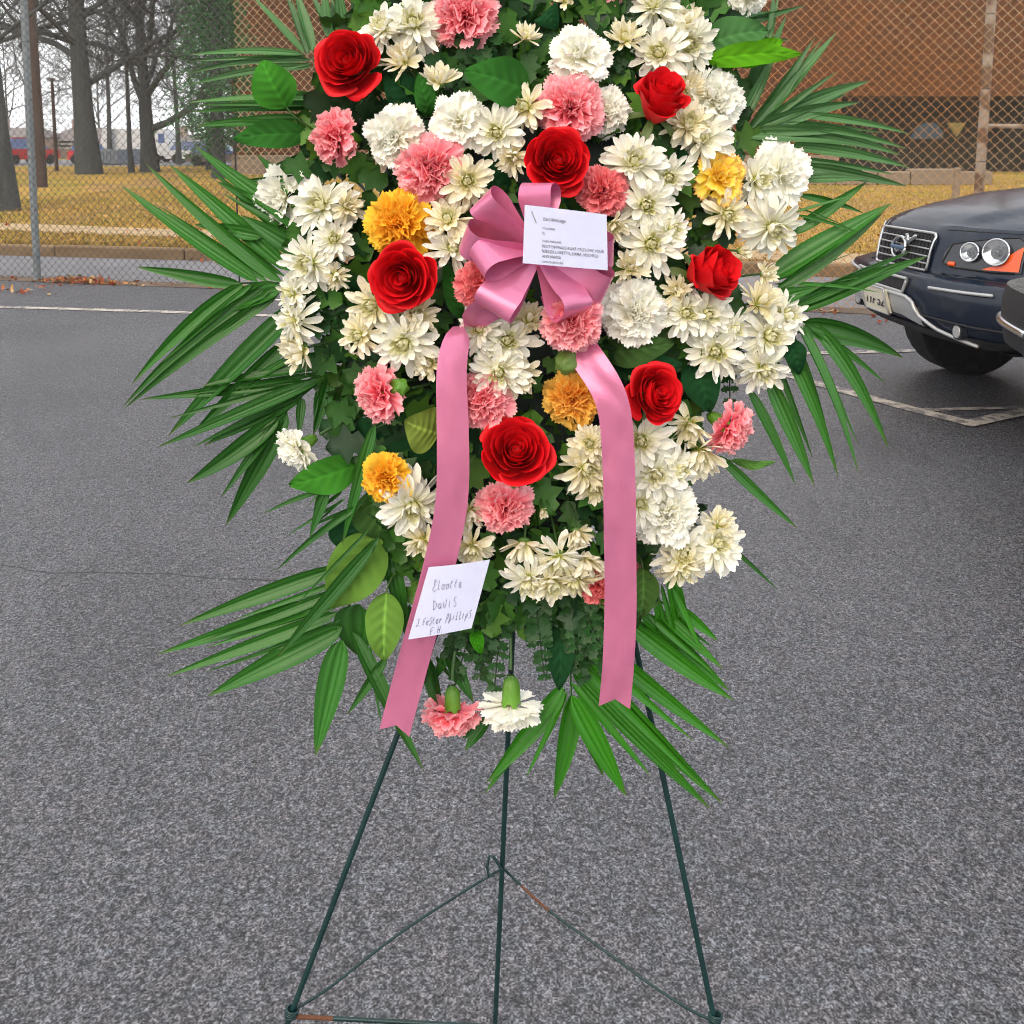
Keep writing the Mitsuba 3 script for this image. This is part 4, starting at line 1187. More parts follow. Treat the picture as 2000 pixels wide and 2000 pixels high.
# --- chrysanthemums: (px, py, radius, form, facing, label)
CH = [
    (748, 52, 50, 'chrys_full', (-0.5, 0.5), 'right beside the rose at the upper left'),
    (809, 45, 60, 'chrys_full', (-0.2, 0.4), 'left of the topmost pink carnation'),
    (779, 109, 40, 'chrys_cup', (0.0, 0.9), 'half open, between the upper left rose and the broad green leaf'),
    (856, 143, 40, 'chrys_cup', (0.0, 1.1), 'cup shaped, left of the broad green leaf'),
    (1029, 60, 32, 'chrys_cup', (0.0, 1.4), 'tiny and cup shaped, above the broad green leaf'),
    (1106, -6, 24, 'chrys_cup', (0.0, 0.8), 'just cut by the top edge over the flat white carnation'),
    (970, 258, 52, 'chrys_open', (-0.1, 0.0), 'left of the open rose above the typed card'),
    (1000, 312, 36, 'chrys_cup', (-0.1, -0.4), 'small, between the open rose and the bow'),
    (1025, 207, 46, 'chrys_cream', (-0.3, 0.2), 'peeping out left of the large pink carnation'),
    (912, 353, 54, 'chrys_cream', (-0.1, -0.1), 'shaded, right of the pale pink carnation'),
    (874, 428, 48, 'chrys_cream', (0.1, 0.2), 'shaded, right of the golden carnation'),
    (885, 483, 50, 'chrys_open', (0.1, -0.1), 'left of the middle bow loops'),
    (625, 400, 62, 'chrys_full', (-0.4, 0.1), 'large, at the left edge level with the golden carnation'),
    (684, 402, 34, 'chrys_cup', (0.5, 0.0), 'small, touching the golden carnation on its left'),
    (652, 467, 40, 'chrys_open', (0.5, 0.2), 'with a bright yellow centre, left of the golden carnation'),
    (603, 515, 58, 'chrys_full', (-0.45, -0.1), 'large, at the left edge level with the red rose on the left'),
    (659, 545, 28, 'chrys_cup', (0.3, -0.6), 'small, left of the red rose on the left'),
    (568, 574, 42, 'chrys_open', (-1.6, 0.2), 'seen from the side, topmost of the three at the left edge'),
    (571, 626, 50, 'chrys_full', (-1.2, -0.1), 'seen from the side, middle one of the three at the left edge'),
    (570, 690, 46, 'chrys_cup', (-1.5, -0.2), 'seen from the side, lowest of the three at the left edge'),
    (726, 597, 54, 'chrys_cream', (-0.25, 0.0), 'below and left of the red rose on the left'),
    (700, 655, 44, 'chrys_cream', (-0.3, -0.2), 'small, above the pink carnation with the green bud'),
    (787, 670, 64, 'chrys_open', (-0.05, -0.05), 'wide open, below the red rose on the left'),
    (819, 610, 42, 'chrys_cup', (0.3, 0.5), 'just under the red rose on the left'),
    (836, 714, 36, 'chrys_cup', (0.2, -0.6), 'beside the upper part of the ribbon tail on the left'),
    (936, 643, 46, 'chrys_open', (-0.3, 0.1), 'where the ribbon tail on the left leaves the bow'),
    (991, 665, 58, 'chrys_open', (0.0, -0.1), 'left of the pink carnation under the bow'),
    (1034, 616, 38, 'chrys_cup', (0.1, 0.6), 'half open, under the lower bow loops'),
    (974, 727, 54, 'chrys_open', (-0.1, -0.2), 'over the pink carnation between the ribbon tails'),
    (1016, 735, 44, 'chrys_cup', (0.4, -0.3), 'left of the orange carnation'),
    (1277, 8, 56, 'chrys_full', (0.1, 0.3), 'at the top edge, above the upward tilted rose'),
    (1222, 62, 42, 'chrys_cup', (-0.2, 0.9), 'cup shaped, right of the flat white carnation'),
    (1338, 34, 46, 'chrys_cup', (0.3, 0.6), 'at the top edge beside the palm leaves'),
    (1288, 103, 58, 'chrys_open', (0.0, -0.05), 'overhanging the upward tilted rose'),
    (1345, 86, 60, 'chrys_full', (0.3, 0.1), 'large, above the full white carnation'),
    (1346, 163, 38, 'chrys_cup', (0.2, 0.2), 'between the upward tilted rose and the full white carnation'),
    (1344, 240, 48, 'chrys_cream', (0.1, 0.3), 'below the upward tilted rose'),
    (1372, 268, 58, 'chrys_full', (0.1, 0.4), 'above the bright yellow carnation'),
    (1238, 316, 64, 'chrys_full', (0.05, 0.2), 'large, right of the open rose above the typed card'),
    (1306, 346, 46, 'chrys_open', (0.3, 0.0), 'left of the bright yellow carnation'),
    (1262, 400, 56, 'chrys_open', (0.1, -0.1), 'right of the small coral carnation'),
    (1480, 352, 48, 'chrys_full', (0.3, 0.0), 'between the bright yellow and the right edge white carnation'),
    (1420, 420, 46, 'chrys_cream', (0.1, -0.4), 'below the bright yellow carnation'),
    (1272, 476, 58, 'chrys_open', (0.1, -0.1), 'right of the typed card'),
    (1312, 450, 44, 'chrys_open', (0.5, 0.1), 'above the sideways turned rose'),
    (1232, 520, 36, 'chrys_cup', (-0.2, 0.2), 'small, at the lower corner of the typed card'),
    (1205, 446, 34, 'chrys_cup', (0.0, -0.2), 'peeping out at the edge of the typed card'),
    (1511, 446, 64, 'chrys_full', (0.35, -0.25), 'below the right edge white carnation'),
    (1457, 492, 24, 'chrys_bud', (0.8, 0.1), 'a cream bud on top of the sideways turned rose'),
    (1503, 534, 28, 'chrys_cup', (0.8, 0.5), 'topmost of the column at the right edge, small'),
    (1492, 580, 44, 'chrys_cup', (0.3, 0.6), 'second of the column at the right edge'),
    (1534, 617, 54, 'chrys_full', (0.7, 0.1), 'outermost of the column at the right edge'),
    (1503, 657, 58, 'chrys_open', (0.15, -0.15), 'with a clear yellow centre, in the column at the right edge'),
    (1491, 722, 56, 'chrys_full', (0.2, -0.5), 'lowest of the column at the right edge'),
    (1339, 611, 48, 'chrys_open', (-0.1, 0.0), 'right of the large white carnation under the card'),
    (1382, 614, 52, 'chrys_full', (0.2, 0.1), 'under the sideways turned rose'),
    (1398, 687, 56, 'chrys_open', (0.0, -0.2), 'above and right of the dark rose'),
    (1432, 640, 42, 'chrys_open', (0.6, 0.0), 'between the sideways turned rose and the right edge column'),
    (1321, 564, 32, 'chrys_cup', (-0.2, 0.4), 'small, touching the sideways turned rose'),
    (1253, 862, 58, 'chrys_open', (0.1, 0.0), 'below the dark rose beside the tail'),
    (1281, 926, 56, 'chrys_full', (0.1, -0.2), 'above the low large white carnation'),
    (1326, 916, 44, 'chrys_open', (0.5, 0.2), 'left of the one hanging under the pink carnation seen from behind'),
    (1346, 845, 46, 'chrys_cup', (-0.4, -0.7), 'left of the pink carnation seen from behind'),
    (1371, 906, 56, 'chrys_cup', (0.2, -1.0), 'hanging down under the pink carnation seen from behind'),
    (1144, 915, 52, 'chrys_cream', (-0.1, -0.1), 'left of the tail on the right, level with the broad rose'),
    (1152, 866, 38, 'chrys_cream', (-0.2, 0.2), 'small, under the orange carnation'),
    (1160, 952, 44, 'chrys_cream', (-0.1, -0.5), 'lower one tucked under the tail on the right'),
    (1250, 985, 42, 'chrys_open', (-0.3, 0.2), 'between the tail and the low large white carnation'),
    (1334, 1079, 58, 'chrys_open', (0.0, 0.05), 'under the low large white carnation'),
    (1402, 1062, 58, 'chrys_full', (0.35, -0.1), 'lowest at the right edge of the spray'),
    (1334, 1112, 50, 'chrys_cream', (0.05, -0.9), 'hanging under the lowest right cluster'),
    (1411, 1016, 34, 'chrys_cup', (0.5, 0.7), 'small, right of the low large white carnation'),
    (1128, 1055, 34, 'chrys_cup', (0.2, -1.3), 'nodding, beside the lower part of the tail on the right'),
    (1061, 1003, 18, 'chrys_bud', (0.1, -0.2), 'a tiny closed bud right of the lower pink carnation'),
    (1021, 1085, 46, 'chrys_cup', (-0.1, -1.2), 'nodding, first of the hanging row at the bottom'),
    (1092, 1096, 54, 'chrys_open', (0.0, -1.1), 'nodding, middle of the hanging row at the bottom'),
    (1150, 1116, 50, 'chrys_cup', (0.3, -1.2), 'nodding, last of the hanging row, touching the tail'),
    (1033, 1137, 50, 'chrys_open', (-0.1, -1.0), 'lower left one of the hanging row'),
    (1078, 1140, 52, 'chrys_cream', (0.0, -1.0), 'lower middle one of the hanging row'),
    (1122, 1136, 46, 'chrys_cream', (0.1, -1.1), 'lower right one of the hanging row'),
    (806, 990, 64, 'chrys_full', (0.05, -0.35), 'large and drooping, right of the small deep yellow carnation'),
    (826, 1060, 46, 'chrys_cream', (0.0, -1.0), 'hanging, above the handwritten card'),
    (922, 1012, 34, 'chrys_cup', (0.3, -0.8), 'small, inside the tail on the left'),
    (921, 1072, 44, 'chrys_cream', (0.0, -0.8), 'inside the tail on the left, at the top of the handwritten card'),
]
for px, py, r, proto, d, lab in CH:
    adj = 'cream' if proto in ('chrys_cream', 'chrys_cup', 'chrys_bud') else 'white'
    d = (d[0] + rng.normal(0, 0.22), d[1] + rng.normal(0, 0.22))
    flower('chrysanthemum', f'{adj} chrysanthemum {lab}', 'chrysanthemum', 'white and cream chrysanthemums in the spray', proto, px, py, r * 1.19, d, w=dome(px, py) - 0.004 + (py % 7) * 0.001)

# --- lone buds
bud = thing('carnation_bud', 'round bright green carnation bud beside a left-facing pink carnation', 'flower bud')
b = trimesh.creation.icosphere(2, 1.0)
b.vertices *= [0.011, 0.011, 0.014]
b.vertices *= (1 - 0.12 * np.cos(5 * np.arctan2(b.vertices[:, 1], b.vertices[:, 0])))[:, None]
M = flower_frame(facing(776, 758, (0.7, 0.3)), 0.3, 1, S(779, 757, dome(777, 758) + 0.006))
add(bud, 'calyx', moved(b, M), 'mat_stem', True, uv=flat([0.09, 0.24, 0.02], len(b.vertices)))
m = stem_mesh(S(783, 755, dome(777, 758) - 0.01), UP * 0.01, S(850, 740, 0), 0.002)
add(bud, 'stem', m, 'mat_stem', True, uv=flat([0.045, 0.11, 0.03], len(m[0])))
bud = thing('carnation_bud', 'pale green bud over the top of the orange carnation', 'flower bud')
M = flower_frame(facing(1110, 705, (-0.8, -0.6)), 0.3, 1.25, S(1109, 706, 0.115))
add(bud, 'calyx', moved(b, M), 'mat_stem', True, uv=flat([0.12, 0.21, 0.04], len(b.vertices)))
m = stem_mesh(S(1118, 714, 0.108), UP * 0.01, S(1120, 760, 0.0), 0.002)
add(bud, 'stem', m, 'mat_stem', True, uv=flat([0.045, 0.11, 0.03], len(m[0])))

# ------------------------------------------------------------------ foam block and filler foliage
foam = thing('floral_foam', 'dark green foam block that all the flowers are stuck into', 'floral foam')
e = trimesh.creation.icosphere(4, 1.0)
v = e.vertices * [0.205, 0.33, 0.055]
v *= 1 + 0.10 * (meshkit.fbm(v * 22, 3, seed=2) - 0.5)[:, None]
add(foam, 'block', moved((v, e.faces), frame(RIGHT, UP, BACK, S(1010, 600, -0.015))), 'mat_foam', True)
for q in (-0.24, -0.08, 0.08, 0.24):
    a = np.linspace(0, 2 * np.pi, 40)
    kk = math.sqrt(max(0, 1 - (q / 0.33) ** 2))
    P = S(1010, 600, -0.015) + np.outer(np.cos(a) * 0.207 * kk, RIGHT) + np.outer(np.sin(a) * 0.058 * kk, BACK) + UP * q
    add(foam, 'tape', tube(P, 0.003, 6), 'mat_trim', smooth=True)


def lobed_leaf(r, size, lobes=3):
    """A flat lobed leaf along +y, slightly folded."""
    n = 7
    L, pts = np.linspace(0, 1, n), []
    for i, s in enumerate(L):
        w = 0.42 * math.sin(math.pi * min(1, s * 0.93 + 0.05)) * (1.25 if i % 2 else 0.62)
        pts.append([(-w, s, 0.12 * w), (0, s, -0.05 - 0.25 * (s - 0.4) ** 2), (w, s, 0.12 * w)])
    P = np.array(pts) * size
    return grid(P)


def filler(n, seed, place, size, cols, label):
    r = np.random.default_rng(seed)
    ms, cs = [], []
    for _ in range(n):
        px, py, w, dirv = place(r)
        v, f = lobed_leaf(r, size * r.uniform(0.6, 1.3))
        y = unit(dirv[0] * RIGHT + dirv[1] * UP + r.uniform(-0.3, 0.6) * BACK)
        z = unit(BACK + r.normal(0, 0.55, 3))
        x = unit(np.cross(y, z)); z = np.cross(x, y)
        ms.append(moved((v, f), frame(x, y, z, S(px, py, w))))
        cs.append(np.tile(np.array(cols[r.integers(len(cols))]) * r.uniform(0.6, 1.3), (len(v), 1)))
    m = join(*ms)
    k = add('', 'foliage', m, 'mat_foliage', True, color=np.vstack(cs), label=label, kind='stuff')
    labels[k]['category'] = 'foliage'


def inside(r):
    py = r.uniform(-60, 1190)
    lo = np.interp(py, [-60, 60, 300, 500, 800, 1000, 1190], [700, 690, 620, 590, 680, 740, 880])
    hi = np.interp(py, [-60, 60, 300, 500, 800, 1000, 1190], [1400, 1420, 1430, 1395, 1360, 1320, 1210])
    px = r.uniform(lo, hi)
    a = math.atan2((py - 600) / 700, (px - 1005) / 450)
    return px, py, r.uniform(0.0, 0.7) * dome(px, py) - 0.01, (math.cos(a) + r.normal(0, 0.6), -math.sin(a) + r.normal(0, 0.6))


filler(1700, 61, inside, 0.040, [(0.022, 0.085, 0.012), (0.038, 0.130, 0.015), (0.015, 0.058, 0.018), (0.065, 0.17, 0.018)], 'dark green lobed leaves packed between all the flowers')


def sprig(n, seed, x0, x1, y0, y1, size, label, wmax=0.03):
    """fern sprigs: many small leaflets along hanging stalks"""
    r = np.random.default_rng(seed)
    ms, cs = [], []
    for _ in range(n):
        a0 = np.array([r.uniform(x0, x1), y0 + r.uniform(-30, 30)])
        a1 = np.array([a0[0] + (a0[0] - (x0 + x1) / 2) * 0.8 + r.normal(0, 25), y1 + r.uniform(-70, 20)])
        w = r.uniform(wmax - 0.03, wmax)
        P = bez(S(*a0, w), S(*((a0 + a1) / 2), w + 0.02), S(*a1, w), 12)
        ms.append(tube(P, 0.0009, 4)); cs.append(np.tile([0.02, 0.05, 0.015], (len(ms[-1][0]), 1)))
        tone = r.uniform(0.7, 1.3)
        for i in range(1, 12):
            d = unit(P[i] - P[i - 1])
            for sgn in (-1, 1):
                y = unit(d * 0.6 + sgn * np.cross(d, BACK) + r.normal(0, 0.2, 3))
                z = unit(BACK + r.normal(0, 0.4, 3)); x = unit(np.cross(y, z))
                v, f = lobed_leaf(r, size * (1.1 - 0.06 * i))
                ms.append(moved((v, f), frame(x, y, np.cross(x, y), P[i])))
                cs.append(np.tile(np.array([0.018, 0.075, 0.016]) * tone, (len(v), 1)))
    k = add('', 'foliage', join(*ms), 'mat_foliage', True, color=np.vstack(cs), label=label, kind='stuff')
    labels[k]['category'] = 'foliage'


sprig(15, 71, 930, 1110, 1120, 1330, 0.026, 'dark feathery fern sprigs hanging at the bottom of the spray')
sprig(6, 72, 610, 710, 560, 720, 0.024, 'feathery green leaves beside the three side-on chrysanthemums at the left edge')
sprig(9, 73, 1330, 1440, 540, 760, 0.024, 'feathery green leaves around the column at the right edge', 0.0)
sprig(9, 74, 900, 1240, 40, 190, 0.024, 'feathery green leaves at the top of the spray')


# ------------------------------------------------------------------ broad leaves
def broad(base, tip, width, w, label, col=(0.055, 0.19, 0.02), cup=0.10, droop=0.02, pale=False, name='broad_leaf', face=None):
    b, t = S(*base, w - 0.01), S(*tip, w)
    y = t - b
    L = np.linalg.norm(y); y /= L
    z = unit(BACK + (face[0] * RIGHT + face[1] * UP if face else 0 * UP)); x = unit(np.cross(y, z)); z = np.cross(x, y)
    ns, nt = 49, 17
    s = np.linspace(0, 1, ns)[:, None]
    u = np.linspace(-1, 1, nt)[None]
    hw = 0.5 * width * PX * np.sin(np.pi * np.clip(s, 0.001, 1) ** 0.78) ** 0.72 * (1 - 0.22 * s)
    vein = np.sin((s * 6.0 - np.abs(u) * 1.2) * 2 * np.pi)
    Z = droop * (1 - (2 * s - 1) ** 2) + hw * cup * (np.abs(u) ** 1.5 * 2.0) + 0.0009 * vein * (1 - np.abs(u)) - 0.0012 * np.exp(-(u / 0.10) ** 2)
    wob = 0.004 * np.sin(s * 9 + base[0]) * u ** 2
    P = b + x * (u * hw)[..., None] + y * (s * L + 0 * u)[..., None] + z * (Z + wob)[..., None]
    c = flat(col, vein.size, (1 + 0.20 * vein ** 3 * (1 - np.abs(u)) + (0.8 if pale else 0.35) * np.exp(-(u / 0.07) ** 2)).ravel())
    k = thing(name, label, 'leaf', 'broad leaves in the spray')
    add(k, 'blade', grid(P), 'mat_leaf', True, uv=c)
    e = S(SC[0] + (base[0] - SC[0]) * 0.8, SC[1] + (base[1] - SC[1]) * 0.85, -0.01)
    m = stem_mesh(b, -y * 0.015, e, 0.0013)
    add(k, 'stalk', m, 'mat_stem', True, uv=flat([0.06, 0.13, 0.03], len(m[0])))


G1, G2, G3, G4 = (0.045, 0.20, 0.022), (0.030, 0.13, 0.022), (0.014, 0.062, 0.022), (0.13, 0.27, 0.045)
for a in [
    ((560, 210), (512, 117), 92, 0.045, 'round bright green leaf left of the upper left rose', G1),
    ((1034, 182), (905, 138), 96, 0.085, 'broad glossy green leaf under the topmost pink carnation', G2),
    ((818, 222), (752, 135), 76, 0.03, 'dark round leaf right of the upper left rose', G3),
    ((842, 226), (818, 140), 44, 0.05, 'narrow leaf below the cup shaped chrysanthemum', G2),
    ((600, 262), (454, 272), 62, 0.02, 'folded green leaf below the round bright leaf', G2),
    ((1376, 88), (1500, 60), 84, 0.01, 'dull green leaf among the palm leaves at the upper right', (0.07, 0.19, 0.06)),
    ((1440, 128), (1530, 78), 48, 0.02, 'bright green pointed leaf at the upper right, upper of two', (0.10, 0.32, 0.012)),
    ((1380, 118), (1566, 106), 52, 0.025, 'long bright green pointed leaf at the upper right, lower of two', (0.09, 0.30, 0.012)),
    ((702, 905), (564, 946), 76, 0.045, 'pointed glossy leaf below the white carnation on its bare stem', G1),
    ((738, 1045), (642, 1188), 118, 0.035, 'large pale green leaf at the lower left', G4, 0.06, 0.015, True),
    ((755, 1156), (750, 1292), 80, 0.045, 'pale oval leaf hanging left of the handwritten card', G4, 0.07, 0.012, True),
    ((856, 846), (790, 822), 100, 0.08, 'yellow green leaf against the tail on the left', (0.19, 0.27, 0.05), 0.05, 0.01, True),
    ((735, 960), (862, 840), 118, 0.025, 'big dark leaf behind the small deep yellow carnation', G3),
    ((912, 620), (868, 512), 52, 0.07, 'narrow leaf between the red rose on the left and the coral carnation', G2),
    ((1180, 690), (1318, 668), 66, 0.07, 'leaf under the large white carnation below the card', (0.05, 0.11, 0.03)),
    ((1190, 712), (1335, 712), 66, 0.06, 'dark leaf on top of the dark rose', G3),
    ((1350, 705), (1386, 806), 80, 0.04, 'dark leaf right of the dark rose', G3),
    ((1256, 1110), (1250, 1208), 64, 0.03, 'dull green leaf beside the lower end of the tail on the right', (0.06, 0.13, 0.03), 0.1, 0.015, True),
    ((905, 700), (898, 742), 34, 0.07, 'small yellowish leaf inside the tail on the left', (0.12, 0.19, 0.04)),
    ((1530, 660), (1562, 732), 50, 0.01, 'small dark toothed leaf outside the right edge column', G3),
    ((930, 1225), (942, 1278), 30, 0.02, 'small bright green leaf below the handwritten card', (0.05, 0.26, 0.012)),
    ((1156, 1120), (1158, 1052), 40, 0.03, 'small green leaf left of the lower tail on the right', (0.06, 0.19, 0.025)),
    ((760, 800), (850, 760), 66, 0.045, 'leaf behind the green bud on the left', (0.04, 0.12, 0.035)),
    ((690, 1000), (700, 1090), 96, 0.012, 'dark leaf behind the large pale leaf', G3),
    ((720, 960), (760, 1060), 90, 0.02, 'shaded leaf below the small deep yellow carnation', (0.05, 0.12, 0.03)),
    ((1095, 1180), (1092, 1350), 60, 0.005, 'long dark leaf in the fern at the bottom', G3),
    ((930, 330), (1000, 372), 90, 0.05, 'dark leaf over the top of the bow', G3),
    ((1085, 390), (1160, 415), 90, 0.035, 'dark leaf behind the top of the typed card', G3),
    ((1060, 30), (1090, 60), 60, 0.03, 'dark leaf behind the flat white carnation', G3),
    ((1310, 320), (1360, 330), 60, 0.03, 'dark leaf left of the bright yellow carnation', G3),
    ((690, 600), (640, 500), 70, 0.02, 'dark leaf behind the chrysanthemums on the left', G3),
    ((700, 870), (800, 830), 110, 0.015, 'dark leaf between the bud and the small deep yellow carnation', G3),
    ((1430, 900), (1516, 902), 20, 0.0, 'curled light green leaf tip sticking out at the right', (0.10, 0.24, 0.05)),
]:
    broad(*a)


# ------------------------------------------------------------------ palm fronds
def leaflet(parent, base, tip, width, w0, w1, sag, col, r):
    b, t = S(*base, w0), S(*tip, w1)
    n = 20
    L = np.linalg.norm(t - b)
    midp = (b + t) / 2 + UP * sag * L + BACK * 0.10 * L * r.uniform(0.2, 1.0)
    P = bez(b, midp, t, n)
    d = np.gradient(P, axis=0); d /= np.linalg.norm(d, axis=1, keepdims=True)
    s = np.linspace(0, 1, n)
    zz = unit(BACK + 0.5 * RIGHT * r.normal() + 0.5 * UP * r.normal())
    x = np.cross(d, zz); x /= np.linalg.norm(x, axis=1, keepdims=True)
    z = np.cross(x, d)
    hw = 0.44 * width * PX * np.clip(np.sin(np.pi * np.clip(s, 0, 1) ** 0.62) ** 0.8 * (1 - 0.1 * s) + 0.10 * (1 - s), 0.012, 1.2)
    u = np.linspace(-1, 1, 9)
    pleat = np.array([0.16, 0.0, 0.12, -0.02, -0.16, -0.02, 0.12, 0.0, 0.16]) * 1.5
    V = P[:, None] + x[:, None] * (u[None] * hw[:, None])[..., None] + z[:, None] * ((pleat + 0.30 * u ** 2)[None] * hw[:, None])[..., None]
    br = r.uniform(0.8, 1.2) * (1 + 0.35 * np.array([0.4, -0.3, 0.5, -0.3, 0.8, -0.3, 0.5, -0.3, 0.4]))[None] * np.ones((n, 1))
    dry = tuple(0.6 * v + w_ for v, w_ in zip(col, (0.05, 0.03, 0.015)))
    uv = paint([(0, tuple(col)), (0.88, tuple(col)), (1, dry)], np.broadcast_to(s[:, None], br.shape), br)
    add(parent, 'leaflet', grid(V), 'mat_palm', True, uv=uv)


def frond(label, rachis, leaflets, w, col, seed, w_tip=None, sag=0.03):
    r = np.random.default_rng(seed)
    k = thing('palm_frond', label, 'palm leaf', 'palm fronds fanned out behind the flowers')
    P = smooth_path([S(x, y, w - 0.004) for x, y in rachis], 14)
    m = tube(P, np.linspace(0.0028, 0.0012, 14), 6)
    add(k, 'stalk', m, 'mat_stem', True, uv=flat(np.array(col) * 0.7, len(m[0])))
    more = []
    for (b0, t0, w0_, *_), (b1, t1, w1_, *_) in zip(leaflets[:-1], leaflets[1:]):
        if math.dist(t0, t1) < 190 and math.dist(b0, b1) < 110 and r.random() < 0.8:
            f_ = r.uniform(0.35, 0.65)
            bb = [b0[q] + (b1[q] - b0[q]) * f_ for q in (0, 1)]
            tt = [t0[q] + (t1[q] - t0[q]) * f_ for q in (0, 1)]
            g_ = r.uniform(0.70, 0.96)
            more.append((bb, [bb[q] + (tt[q] - bb[q]) * g_ + r.normal(0, 8) for q in (0, 1)], 0.55 * min(w0_, w1_)))
    for base, tip, wd, *o in list(leaflets) + more:
        leaflet(k, base, tip, wd, w + r.uniform(-0.003, 0.006), (w if w_tip is None else w_tip) + r.uniform(-0.02, 0.02), o[0] if o else sag * r.uniform(-0.3, 1), col, r)
    return k


PB, PM, PD, PL = (0.058, 0.155, 0.048), (0.027, 0.130, 0.014), (0.019, 0.102, 0.010), (0.027, 0.165, 0.005)
frond('palm frond spreading upwards at the upper left corner of the spray', [(850, 300), (700, 190), (610, 112)], [
    ((593, 103), (488, -14), 18, 0.0), ((600, 108), (552, -30), 16), ((610, 100), (574, -30), 26), ((647, 74), (634, -30), 30), ((672, 60), (658, -30), 28),
    ((593, 106), (368, 108), 17, 0.05), ((608, 116), (362, 146), 18, 0.10), ((608, 130), (366, 168), 20, 0.06), ((640, 60), (600, -30), 16), ((700, 60), (690, -30), 22), ((690, 90), (720, -30), 24)], -0.02, PB, 101)
frond('palm frond lying flat to the left below the round bright leaf', [(900, 320), (720, 240), (570, 232)], [
    ((650, 196), (363, 201), 26, 0.02), ((655, 208), (372, 219), 24, 0.02), ((640, 238), (379, 247), 30, 0.03), ((620, 252), (392, 240), 22, 0.03), ((600, 268), (472, 282), 20), ((700, 215), (560, 175), 20), ((700, 260), (520, 330), 26), ((720, 190), (520, 190), 18), ((700, 225), (600, 225), 26)], -0.012, PM, 102)
frond('palm frond pointing left with pointed leaflets against the yellow lawn', [(850, 620), (640, 562), (469, 553)], [
    ((503, 550), (234, 360), 32, -0.02), ((550, 550), (283, 318), 34, -0.02), ((568, 528), (330, 320), 38), ((590, 441), (380, 284), 38, -0.03), ((512, 462), (379, 438), 30), ((512, 402), (422, 354), 20),
    ((469, 553), (265, 521), 36, 0.03), ((474, 555), (256, 752), 34, 0.10), ((520, 555), (238, 797), 30, 0.09), ((545, 572), (240, 801), 28, 0.06), ((549, 562), (387, 620), 48, 0.04), ((600, 500), (470, 420), 40), ((620, 420), (500, 300), 34), ((640, 350), (470, 352), 30)], 0.0, PM, 103)
frond('palm frond drooping left, its leaflets crossing over the grey asphalt', [(840, 680), (660, 724), (545, 818)], [
    ((600, 585), (328, 852), 52, 0.0), ((560, 665), (372, 852), 36), ((640, 715), (390, 755), 30), ((600, 745), (272, 780), 26, 0.01), ((627, 740), (306, 874), 30, 0.0), ((590, 775), (398, 870), 30), ((545, 815), (364, 944), 42, -0.05), ((560, 806), (441, 1026), 44, -0.02),
    ((645, 735), (612, 850), 32), ((668, 738), (640, 835), 28), ((590, 778), (584, 852), 20), ((702, 816), (664, 884), 26), ((700, 690), (560, 700), 34), ((720, 740), (670, 860), 30)], 0.0, PD, 104)
frond('palm frond fanning out at the lower left, beside the pale leaves', [(830, 950), (720, 1110), (655, 1240)], [
    ((660, 1108), (350, 1222), 38, 0.03), ((665, 1150), (396, 1252), 24, 0.0), ((664, 1165), (306, 1278), 36, 0.02), ((660, 1195), (322, 1322), 32, 0.02), ((668, 1225), (405, 1360), 52, 0.04), ((668, 1250), (616, 1476), 58, 0.0), ((664, 1238), (560, 1290), 20), ((688, 1235), (828, 1506), 34, 0.0), ((755, 1282), (678, 1396), 22), ((838, 1086), (640, 1180), 28), ((700, 1180), (700, 1280), 90), ((760, 1075), (800, 1260), 36)], 0.008, PM, 105)
frond('palm leaflets arching down in front of the large pale leaf', [(850, 800), (770, 820), (728, 840)], [
    ((732, 830), (668, 1065), 26, 0.0), ((740, 1050), (610, 1205), 22, 0.0), ((730, 1064), (540, 1285), 30, 0.0), ((705, 985), (538, 1116), 16, 0.08), ((630, 958), (513, 1004), 11, 0.06), ((650, 930), (612, 1010), 26), ((690, 990), (600, 1030), 14), ((640, 960), (605, 1050), 22)], 0.05, PD, 106)
frond('palm frond hanging down behind the two head-down carnations', [(960, 900), (955, 1150), (960, 1300)], [
    ((833, 1283), (862, 1370), 34), ((874, 1278), (925, 1372), 32), ((955, 1404), (908, 1466), 32), ((925, 1405), (903, 1442), 20), ((930, 1180), (832, 1350), 30), ((880, 1180), (990, 1390), 30), ((845, 1240), (790, 1400), 30), ((800, 1180), (870, 1440), 34)], -0.005, PD, 107)
frond('bright green palm frond at the bottom centre with broad blunt leaflets', [(1060, 950), (1105, 1200), (1116, 1360)], [
    ((1098, 1338), (950, 1530), 52, 0.02), ((1104, 1346), (945, 1552), 26, 0.03), ((1114, 1359), (1082, 1560), 56, 0.0), ((1117, 1359), (1223, 1555), 48, 0.03), ((1114, 1305), (1390, 1582), 36, 0.01), ((1114, 1262), (1412, 1570), 42, 0.0), ((1103, 1207), (1424, 1460), 40, 0.0)], 0.0, PL, 108)
frond('palm frond low on the right, behind the tail and the easel leg', [(1150, 950), (1260, 1150), (1330, 1200)], [
    ((1225, 1215), (1434, 1368), 40, 0.0), ((1250, 1200), (1426, 1350), 40, 0.0), ((1285, 1194), (1412, 1306), 28), ((1322, 1184), (1403, 1252), 24), ((1306, 1110), (1346, 1312), 36, 0.0), ((1282, 1165), (1298, 1298), 22)], -0.006, PL, 109)
